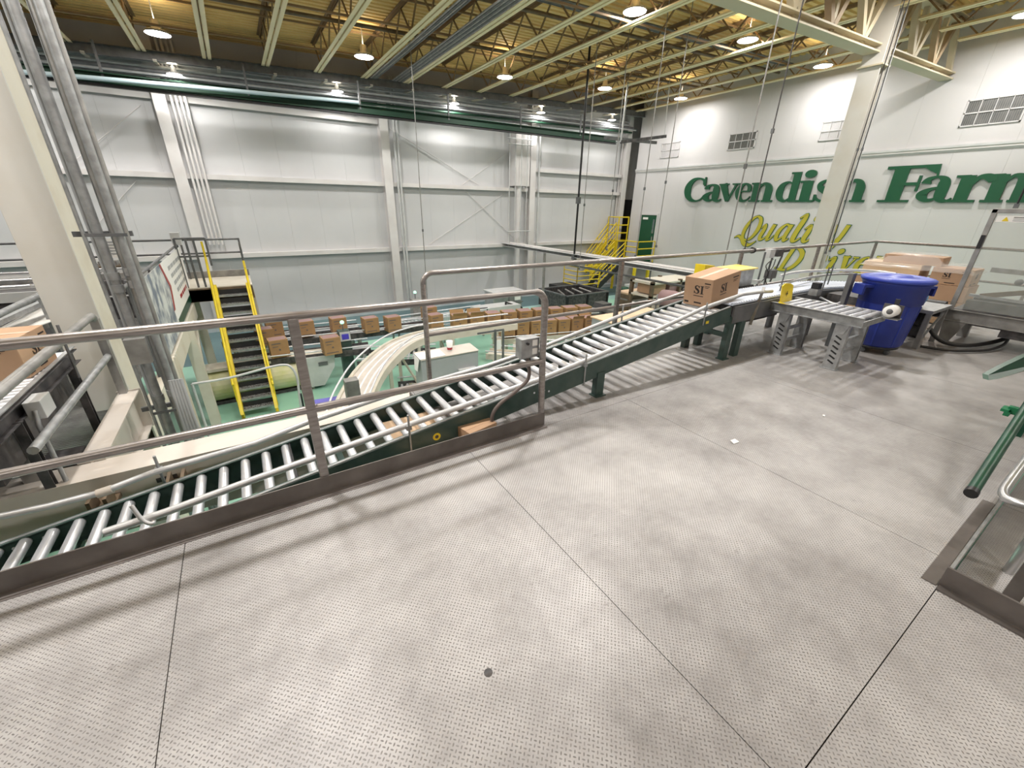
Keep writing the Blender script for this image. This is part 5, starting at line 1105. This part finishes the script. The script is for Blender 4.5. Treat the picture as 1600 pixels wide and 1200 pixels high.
pth = spline([at_y(x, y, 7.5) for x, y in ((300, 600), (360, 590), (420, 574), (445, 570), (456, 575), (464, 590), (468, 620), (472, 650))]); pth.append(Vector((pth[-1].x, pth[-1].y, FZ)))
MB().tube(pth, .02, 8).build('pipe', 'lgrey', gq); MB().tube([pth[0], Vector((pth[0].x, pth[0].y, FZ))], .02, 8).build('pipe', 'lgrey', gq)
MB().beam(at_y(470, 615, 7.4), at_y(475, 640, 7.4), .03, .03).build('clip', 'black', gq)
# cream rounded cover machine
cm = thing('rounded_cover_machine', 'weathered cream machine with rounded cover and pale end plate behind the stair', 'machine', (.4, 9.9, FZ))
def hc(x0, x1, y, z, r, n=12): return [(x0, y-r*math.sin(math.pi*i/n), z+r*math.cos(math.pi*i/n)) for i in range(n+1)], (x1-x0, 0, 0)
mb = MB(); pr, ex = hc(-1.2, .70, 10.3, FZ+.40, .34); mb.prism(pr+[(-1.2, 10.5, FZ+.06), (-1.2, 10.5, FZ+.74)], ex); mb.build('rounded_cover', 'wyellow', cm)
xe = .70
MB().prism([(xe, 9.93, FZ+.08), (xe+.32, 9.92, FZ+.08), (xe+.60, 9.92, FZ+.50), (xe+.64, 9.92, FZ+.80), (xe, 9.93, FZ+.80)], (0, .5, 0)).build('end_plate', 'lgrey', cm)
MB().cbox((xe+.36, 9.91, FZ+.62), (.20, .01, .09)).build('name_label', 'dgrey', cm)
MB().box((-1.2, 10.1, FZ+.76), (1.3, 10.55, FZ+.82)).build('top_deck', 'cream', cm)
MB().box((-1.2, 10.1, FZ), (1.0, 10.5, FZ+.07)).build('base_frame', 'dark', cm)
# control posts
def cpost(px, py, label, m1, h_, scr='purple', z0=FZ, lampon=True, w_=.26):
    p = at_z(px, py, z0); t = thing('control_post', label, 'control panel', p)
    MB().cbox((p.x, p.y, z0+h_/2), (w_, w_, h_)).build('cabinet', m1, t, bevel=.01)
    MB().cbox((p.x, p.y-w_/2-.02, z0+h_-.12), (w_*.9, .03, .22)).build('display_frame', 'lgrey', t)
    MB().cbox((p.x, p.y-w_/2-.04, z0+h_-.12), (w_*.6, .01, .13)).build('screen', scr, t)
    if lampon:
        MB().tube([(p.x, p.y, z0+h_), (p.x, p.y, z0+h_+.16)], .015, 6).build('lamp_stem', 'dgrey', t)
        MB().lathe([(0, .15), (.04, .16), (.05, .2), (.035, .23), (0, .24)], (p.x, p.y, z0+h_), 12).build('signal_lamp', 'lampg', t)
cpost(548, 592, 'dark green control post with display and lit green lamp beside the carton', 'green', 1.28)
cpost(654, 530, 'grey control post with purple screen near the back wall', 'mgrey', 1.35, w_=.30)
# grey cabinet
gc_ = thing('grey_cabinet', 'large plain grey cabinet with sloped light top behind the front rail', 'cabinet', (3.0, 6.7, FZ))
c0, c1 = at_y(658, 560, 6.3), at_y(747, 545, 6.3)
xa_, xb_ = c0.x, c1.x; zt_ = (at_y(657, 556, 6.3).z+at_y(746, 545, 6.3).z)/2-.07
MB().prism([(xa_, 6.3, FZ+.1), (xa_, 6.65, FZ+.1), (xa_, 6.65, zt_+.03), (xa_, 6.3, zt_)], (xb_-xa_, 0, 0)).build('cabinet_body', 'grey', gc_, bevel=.006)
MB().prism([(xa_-.01, 6.29, zt_+.002), (xa_-.01, 6.66, zt_+.035), (xa_-.01, 6.66, zt_+.05), (xa_-.01, 6.29, zt_+.016)], (xb_-xa_+.02, 0, 0)).build('sloped_top', 'beamw', gc_)
MB().box((xa_+.02, 6.32, FZ), (xb_-.02, 6.62, FZ+.1)).build('plinth', 'dark', gc_)
MB().box((xb_-.42, 6.22, zt_-.62), (xb_-.08, 6.3, zt_-.28)).build('small_door_box', 'lgrey', gc_)
pg = thing('paper_sheets', 'white paper sheets draped over the left end of the grey cabinet', 'paper', (xa_+.15, 6.5, zt_))
MB().prism([(xa_-.02, 6.30, zt_+.02), (xa_+.45, 6.30, zt_+.02), (xa_+.45, 6.58, zt_+.045), (xa_-.02, 6.58, zt_+.045)], (0, 0, .012)).build('sheet', 'paper', pg)
MB().prism([(xa_-.03, 6.32, zt_+.02), (xa_-.03, 6.55, zt_+.04), (xa_-.06, 6.50, zt_-.20), (xa_-.06, 6.36, zt_-.20)], (-.006, 0, 0)).build('hanging_sheet', 'paper', pg)
cu = thing('white_cup', 'white paper cup with dark red band on the grey cabinet', 'cup', (xa_+.62, 6.65, zt_+.1))
MB().lathe([(.045, 0), (.06, .17), (.055, .17), (.04, .02), (0, .02)], (xa_+.62, 6.5, zt_+.04), 16).build('cup_body', 'paper', cu); MB().lathe([(.0465, .01), (.051, .055)], (xa_+.62, 6.5, zt_+.04), 16).build('red_band', 'red', cu)
cr2 = thing('notice_stand', 'pair of slim dark uprights with a white notice near the cream conveyor', 'frame', at_z(780, 560, FZ))
for px in (774, 786):
    p = at_y(px, 548, 7.6); MB().box((p.x-.02, 7.58, FZ), (p.x+.02, 7.62, at_y(px, 515, 7.6).z)).build('upright', 'dgrey', cr2)
p = at_y(780, 516, 7.6); MB().box((p.x-.55, 7.59, p.z-.02), (p.x+.12, 7.61, p.z+.02)).build('top_bar', 'dgrey', cr2)
p = at_y(778, 539, 7.6); MB().cbox(p, (.16, .015, .22)).build('notice', 'paper', cr2)
for i, (x0, y0_, x1, y1_) in enumerate([(4.6, 8.3, 6.4, 6.6), (5.4, 8.4, 7.6, 6.9)]):
    conv_x(['cream conveyor slanting toward the front, left of the slim uprights', 'cream conveyor slanting toward the front, right of the slim uprights'][i], x0, x1, y0_, -1.75, .4, 'cream', y2=y1_, legs='cream')
# stainless cabinet at the back
sc_ = thing('stainless_cabinet', 'tall stainless steel cabinet near back wall behind the row of cartons', 'cabinet', (8.4, 13.4, FZ))
a_, b_ = at_y(771, 457, 13.4), at_y(819, 457, 13.4)
MB().box((a_.x, 13.4, FZ), (b_.x-.1, 14.1, -1.45)).build('cabinet_body', 'ss', sc_, bevel=.01)
MB().box((a_.x-.03, 13.37, -1.9), (b_.x-.06, 13.4, -1.86)).box((a_.x+.68, 13.385, FZ+.1), (a_.x+.70, 13.4, -1.5)).build('door_seam', 'dgrey', sc_)
MB().box((b_.x-.45, 13.38, -1.80), (b_.x-.18, 13.395, -1.50)).build('notice', 'paper', sc_)
MB().box((a_.x-.04, 13.36, -1.46), (b_.x-.06, 14.14, -1.42)).build('top_panel', 'lgrey', sc_)
fr_ = thing('machine_guard', 'black framed clear machine guard in front of the stainless cabinet', 'machine guard', (8.3, 12.0, FZ))
for px in (790, 815): p = at_y(px, 490, 12.2); MB().box((p.x-.025, 12.18, FZ), (p.x+.025, 12.22, at_y(px, 480 if px > 800 else 472, 12.2).z)).build('frame_post', 'black', fr_)
p, q = at_y(790, 472, 12.2), at_y(815, 480, 12.2); MB().beam(p, q, .04, .04).build('frame_top', 'black', fr_)
MB().prism([p, q, (q.x, 12.2, FZ+.4), (p.x, 12.2, FZ+.4)], (0, .008, 0)).build('pane', 'mesh', fr_)
fl_ = thing('machine_guard', 'low black pipe frame behind the left tan cartons', 'machine guard', at_y(740, 480, 12))
MB().tube([at_y(726, 492, 12)-Vector((0, 0, .6)), at_y(726, 488, 12), at_y(728, 484, 12), at_y(761, 481, 12), at_y(762, 490, 12), at_y(762, 490, 12)-Vector((0, 0, .5))], .025, 8).build('pipe_frame', 'black', fl_)
MB().box((6.3, 12.0, FZ), (8.0, 12.6, CZ+.1)).build('white_bench', 'lgrey', fl_)
# black crates
bk = thing('black_crate', 'large black steel crate with open top near the back right', 'crate', (12.3, 14, FZ))
x0_, x1_, y0_, y1_ = 10.7, 13.0, 12.7, 14.6; zt2 = -1.75
MB().box((x0_, y0_, FZ+.1), (x1_, y0_+.03, zt2)).box((x0_, y1_-.03, FZ+.1), (x1_, y1_, zt2)).box((x0_, y0_, FZ+.1), (x0_+.03, y1_, zt2)).box((x1_-.03, y0_, FZ+.1), (x1_, y1_, zt2)).box((x0_, y0_, FZ+.1), (x1_, y1_, FZ+.14)).build('crate_wall', 'dark', bk)
MB().box((x0_-.03, y0_-.03, zt2), (x1_+.03, y0_+.05, zt2+.05)).box((x0_-.03, y1_-.05, zt2), (x1_+.03, y1_+.03, zt2+.05)).box((x0_-.03, y0_, zt2), (x0_+.05, y1_, zt2+.05)).box((x1_-.05, y0_, zt2), (x1_+.03, y1_, zt2+.05)).build('rim', 'dgrey', bk)
for x in (x0_, x0_+1.1, x1_-.08): MB().box((x, y0_-.05, FZ), (x+.08, y0_, zt2)).build('corner_post', 'black', bk)
for i in range(4): MB().tube([(x0_+.3+.5*i, y0_+.5, zt2-.05), (x0_+.5+.4*i, y0_+1.2, zt2+.03)], .04, 6).build('rod_inside', 'mgrey', bk)
tb2 = thing('black_bench', 'low black work table beyond the open crate', 'table', (12.6, 15.6, FZ))
MB().box((12.3, 15.3, -2.0), (13.6, 16.0, -1.85)).build('table_top', 'black', tb2)
for x in (12.35, 13.55): MB().box((x-.03, 15.35, FZ), (x+.03, 15.95, -2.0)).build('leg', 'black', tb2)
tb3 = thing('dark_machine', 'dark machine housing in front of the crate, above tan cartons', 'machine', (9.6, 10.6, FZ))
MB().box((9.3, 10.4, FZ), (11.2, 11.9, -2.0)).build('housing', 'dark', tb3, bevel=.02)
MB().box((9.5, 10.38, -1.98), (10.4, 11.5, -1.75)).box((10.6, 10.5, -1.98), (11.0, 11.0, -1.6)).build('top_unit', 'dgrey', tb3)
for i in range(3): MB().tube([(9.4+.6*i, 10.35, FZ), (9.4+.6*i, 10.35, -1.9)], .05, 8).build('pipe', 'mgrey', tb3)
dm = thing('dark_machine', 'low dark machine with bright fittings beside the beige cabinet', 'machine', (8.0, 7.6, FZ))
MB().box((7.5, 7.2, FZ), (9.4, 8.4, -1.75)).build('housing', 'dark', dm, bevel=.02)
for i in range(5): MB().cbox((7.7+.35*i, 7.18, -1.85-.1*(i % 2)), (.10, .06, .08)).build('fitting', 'zinc', dm)
MB().box((7.6, 7.3, -1.75), (8.6, 8.1, -1.6)).build('cover', 'dgrey', dm)
# beige cabinet just below the deck rail
bgc = thing('beige_cabinet', 'grey cabinet with pale wooden top just behind the rear rail', 'cabinet', (5.5, 4.5, FZ))
a_, b_ = at_y(958, 508, 4.5), at_y(1052, 478, 4.5); zt3 = -.14
MB().box((4.85, 4.45, FZ), (6.25, 5.05, zt3)).build('cabinet_body', 'grey', bgc, bevel=.006)
MB().box((4.83, 4.43, zt3), (6.27, 5.07, zt3+.02)).build('top_board', 'ply', bgc)
MB().box((4.86, 4.40, zt3-.4), (5.12, 4.45, zt3-.02)).build('front_box', 'lgrey', bgc)
MB().box((4.90, 4.393, zt3-.12), (4.96, 4.40, zt3-.06)).box((5.0, 4.393, zt3-.16), (5.06, 4.40, zt3-.12)).build('switch', 'black', bgc)
# cable tray running to the back wall
ct = thing('cable_tray', 'long light grey cable tray running from the rear rail to the back wall', 'cable tray', (10.3, 10, -.05))
MB().channel((10.25, 5.4, -.03), (10.25, 16.95, -.03), .30, .12, .01, 1).build('tray', 'lgrey', ct)
MB().tube([(10.4, 5.6, .06), (10.4, 16.6, .06)], .03, 6).tube([(10.3, 5.6, .05), (10.3, 16.6, .05)], .03, 6).build('cable', 'ledge', ct)
MB().tube([(10.3, 6.6, -.40), (10.3, 12.2, -.40)], .035, 8).build('lower_pipe', 'dgrey', ct)
for y in (6.6, 8.4, 10.2, 12.0):
    MB().tube([(10.3, y, -.42), (10.3, y, -.05)], .015, 6).build('hanger', 'dgrey', ct)
MB().tube(spline([(10.2, 6.0, .1), (10.0, 5.6, .16), (9.9, 5.9, .12), (10.2, 6.3, .08)]), .02, 6).build('loose_cable', 'lgrey', ct)
tp = thing('round_post', 'slim grey post standing under the cable tray behind the rail corner', 'post', (10.2, 14.6, FZ))
p = at_y(851, 400, 12.0); MB().tube([(p.x, 12, FZ), (p.x, 12, at_y(851, 395, 12).z)], .05, 10).build('post_shaft', 'mgrey', tp)
# suspension rods
def rod(px, py, qx, qy, x=None, y=None, r=.012, label='', m1='mgrey', cat='rod'):
    f = (lambda a, b: at_x(a, b, x)) if x is not None else (lambda a, b: at_y(a, b, y))
    q = f(qx, qy); ztop = zb(q.x)+.74
    t = thing('suspension_rod', label, cat, (q.x, q.y, q.z)); MB().tube([q, (q.x, q.y, ztop)], r, 6).build('rod', m1, t)
    MB().cbox(q, (r*4, r*4, r*5)).build('end_clip', 'dgrey', t)
    MB().cbox((q.x, q.y, q.z+(ztop-q.z)*.3), (r*3.5, r*3.5, r*6)).build('coupler', 'dgrey', t)
rod(905, 195, 897, 402, y=11.8, r=.035, label='thick black pipe hanging to the cable tray in front of the back wall', m1='black', cat='pipe')
rod(1043, 0, 993, 400, x=9.6, label='thin hanging rod passing left of the green door')
rod(1057, 170, 1025, 385, x=10.3, label='thin hanging rod passing just right of green door')
rod(917, 170, 905, 420, y=10.5, label='thin hanging rod beside the thick black pipe')
rod(968, 190, 948, 390, y=10.3, label='thin hanging rod between the black pipe and door')
rod(655, 60, 668, 470, y=13.0, label='thin hanging wire in the middle of the back wall')
rod(1253, 0, 1163, 392, x=6.2, r=.009, label='thin rod dropping to the clamp on the rear rail', m1='dark')
rod(1215, 110, 1130, 418, x=7.4, label='thin rod crossing the first letters of the green lettering')
rod(1407, 0, 1290, 395, x=8.56, r=.007, label='dark cable in front of the tall column, left one of two', m1='black', cat='cable')
rod(1426, 0, 1297, 392, x=8.75, r=.007, label='dark cable in front of the tall column, right one of two', m1='black', cat='cable')
rod(1600, 225, 1588, 322, x=8.6, r=.011, label='short dark rod above the clear guard at the right edge', m1='black')
# ================================================================ yellow access stairs at the back right
ya = thing('access_stair', 'bright yellow access stair and landings below the green door', 'stairs', (16, 15, FZ))
def railing(pts, h_, parent, n=3, r=.028, dz=0):
    P = [Vector(p) for p in pts]
    for k_ in range(n): MB().tube([p+Z3*(h_*(k_+1)/n) for p in P], r, 6).build('rail', 'yellow', parent)
    for i in range(len(P)-1):
        m_ = max(1, int((P[i+1]-P[i]).length/.9))
        for j in range(m_+1): q = P[i].lerp(P[i+1], j/m_); MB().tube([q, q+Z3*h_], r, 6).build('rail_post', 'yellow', parent)
MB().box((16.2, 14.2, -.98), (XR-.01, 15.6, -.90)).build('upper_landing', 'black', ya)
railing([(16.2, 14.2, -.9), (16.2, 15.0, -.9)], 1.0, ya, 4); railing([(16.2, 14.2, -.9), (17.4, 14.2, -.9)], 1.0, ya, 3)
for y in (15.05, 15.75):
    MB().beam((16.2, y, -.98), (14.6, y, -2.12), .05, .22).build('stringer', 'black', ya)
    railing([(16.2, y, -.95), (14.7, y, -2.05)], .95, ya, 4, .024)
for i in range(6): MB().box((14.7+.25*i, 15.07, -2.05+.18*i), (14.95+.25*i, 15.73, -2.02+.18*i)).build('tread', 'dark', ya)
MB().box((13.2, 15.0, -2.12), (14.7, 16.0, -2.06)).build('lower_landing', 'black', ya)
railing([(13.2, 16.0, -2.06), (13.2, 15.0, -2.06), (14.6, 15.0, -2.06)], 1.05, ya, 5, .024)
for x, y in ((16.3, 14.3), (17.3, 14.3), (13.3, 15.1), (14.6, 15.1)): MB().box((x-.06, y-.06, FZ), (x+.06, y+.06, -1 if x > 15 else -2.12)).build('post', 'yellow', ya)
yb2 = thing('access_stair', 'upper yellow stair and caged landing in the dark corner recess', 'stairs', (17.3, 16.5, 0))
MB().box((16.75, 16.15, -.05), (18.9, 16.95, .0)).build('landing', 'yellow', yb2)
railing([(16.75, 16.15, 0), (17.45, 16.15, 0)], 1.15, yb2, 3, .035); railing([(16.75, 16.9, 0), (16.75, 16.15, 0)], 1.15, yb2, 3, .03)
for y in (16.25, 16.8):
    MB().beam((16.75, y, -.05), (15.3, y, -1.6), .06, .2).build('stringer', 'yellow', yb2); railing([(16.7, y, -.1), (15.3, y, -1.55)], 1.0, yb2, 4, .024)
for i in range(7): MB().box((15.3+.2*i, 16.27, -1.55+.215*i), (15.5+.2*i, 16.78, -1.52+.215*i)).build('tread', 'yellow', yb2)
for x, y in ((16.8, 16.2), (15.4, 16.3)): MB().box((x-.05, y-.05, FZ), (x+.05, y+.05, -.05 if x > 16 else -1.6)).build('post', 'yellow', yb2)
# machinery under the door
items = [('panel_cabinet', 'tall grey panel cabinet right of the stair foot, below the door', 'cabinet', (1000, 470), (1.1, .6, 1.5), 'dgrey', 12.6),
         ('panel_cabinet', 'light grey panel cabinet standing next to the green pump', 'cabinet', (982, 465), (.35, .4, 1.6), 'lgrey', 13.4),
         ('panel_cabinet', 'dull brown cabinet row in the shade beneath cable tray', 'cabinet', (1045, 452), (1.7, .7, 1.2), 'brown', 14.0),
         ('panel_cabinet', 'mid grey cabinet just right of the red machine', 'cabinet', (1017, 458), (.8, .5, 1.1), 'grey', 12.0)]
for nm, lb_, cat_, (px, py), d, m1, Y in items:
    p = at_y(px, py, Y); t = thing(nm, lb_, cat_, (p.x, Y, FZ))
    hh = max(p.z-FZ+d[2]*.35, .8)
    MB().cbox((p.x, Y, FZ+hh/2), (d[0], d[1], hh)).build('cabinet_body', m1, t, bevel=.01)
    MB().cbox((p.x, Y-d[1]/2-.006, FZ+hh*.55), (d[0]*.85, .01, hh*.75)).build('door_panel', m1, t)
    MB().cbox((p.x+d[0]*.3, Y-d[1]/2-.02, FZ+hh*.55), (.03, .03, .14)).build('door_handle', 'black', t)
for nm, lb_, px, py, m1, Y, r in (('pump', 'green pump with upright motor beneath the access stairs', 975, 456, 'gpaint', 12.3, .2), ('pump', 'dark red machine drive between grey cabinets under the tray', 1000, 457, 'red', 11.0, .17)):
    p = at_y(px, py, Y); t = thing(nm, lb_, 'pump', (p.x, Y, FZ))
    MB().lathe([(0, -.22), (r, -.2), (r, .12), (r*.8, .2), (0, .24)], (p.x, Y, p.z), 16).build('pump_body', m1, t)
    MB().lathe([(0, -.2), (r*.7, -.2), (r*.7, .2), (0, .2)], (p.x+.2, Y-.1, p.z-.1), 12, axis='x').build('motor', m1, t)
    MB().box((p.x-.2, Y-.2, FZ), (p.x+.2, Y+.2, p.z-.2)).build('pedestal', 'mgrey', t)
wt = thing('white_bin', 'white open tray on machine table below the green pump', 'tray', at_y(990, 472, 10.6))
p = at_y(1000, 476, 10.2); MB().box((p.x-1.6, 10.0, p.z-.15), (p.x+1.2, 10.7, p.z-.03)).build('table_top', 'mgrey', wt)
for x in (p.x-1.5, p.x+1.1): MB().box((x-.04, 10.1, FZ), (x+.04, 10.6, p.z-.15)).build('leg', 'mgrey', wt)
MB().box((p.x-.7, 10.1, p.z-.03), (p.x-.1, 10.5, p.z+.08)).build('tray', 'paper', wt); MB().box((p.x+.2, 10.1, p.z-.03), (p.x+.7, 10.5, p.z+.05)).build('tray', 'lgrey', wt)
wd = thing('packing_table', 'pale topped packing table in front of the brown cabinets', 'table', at_y(1030, 458, 9.0))
p = at_y(1030, 458, 9.0); MB().box((p.x-1.0, 9.3, p.z-.05), (p.x+1.2, 10.0, p.z)).build('table_top', 'ply', wd)
MB().box((p.x-1.0, 9.3, p.z-.25), (p.x+1.2, 10.0, p.z-.20)).build('shelf', 'mgrey', wd)
for x in (p.x-.95, p.x+1.15): MB().box((x-.04, 9.35, FZ), (x+.04, 9.95, p.z-.05)).build('leg', 'brown', wd)
rk = thing('storage_rack', 'brown two-tier storage rack under the right end of the cable tray', 'rack', at_y(1060, 440, 8.0))
p = at_y(1062, 455, 8.2)
for x in (p.x-1.3, p.x, p.x+1.3): MB().box((x-.05, 8.2, FZ), (x+.05, 8.3, p.z+.38)).box((x-.05, 9.0, FZ), (x+.05, 9.1, p.z+.38)).build('rack_post', 'brown', rk)
for z in (p.z-.05, p.z+.34, p.z-.6): MB().box((p.x-1.35, 8.2, z-.05), (p.x+1.35, 9.1, z)).build('rack_shelf', 'cream', rk)
for i in range(3): MB().cbox((p.x-.9+.8*i, 8.6, p.z+.13), (.6, .6, .3)).build('stored_box', ['card', 'mauve', 'dgrey'][i], rk)
dr = thing('drum', 'dark round drum lying between the rack and the near carton', 'drum', at_y(1050, 470, 7.0))
p = at_y(1049, 468, 7.0); MB().lathe([(0, -.3), (.22, -.3), (.24, 0), (.22, .3), (0, .3)], p, 18, axis='y').build('drum_body', 'mauve', dr)
MB().box((p.x-.2, 6.8, FZ), (p.x+.2, 7.2, p.z-.18)).build('cradle', 'dark', dr)
# dark kit under deck beam, left
un = thing('under_machine', 'dark machine parts glimpsed between the rollers above the green floor', 'machine', (1.0, 2.8, -1.2))
for i, (x, y, z, sx_, sy_, sz_, m1) in enumerate([(1.02, 2.75, -.9, .4, .3, .2, 'mauve'), (.78, 2.6, -1.0, .3, .3, .3, 'brown'), (1.4, 2.9, -1.0, .3, .3, .4, 'mgrey'), (1.15, 3.0, -1.4, .9, .5, .5, 'grey')]):
    MB().cbox((x, y, z), (sx_, sy_, sz_)).build('machine_part', m1, un, bevel=.01)
MB().box((.8, 2.7, FZ), (1.5, 3.1, -1.6)).build('pedestal', 'dark', un)
MB().tube([(-.7, 2.6, -1.6), (.1, 2.9, -1.6)], .05, 8).box((-.75, 2.55, FZ), (-.65, 2.65, -1.6)).build('pipe', 'lgrey', un)
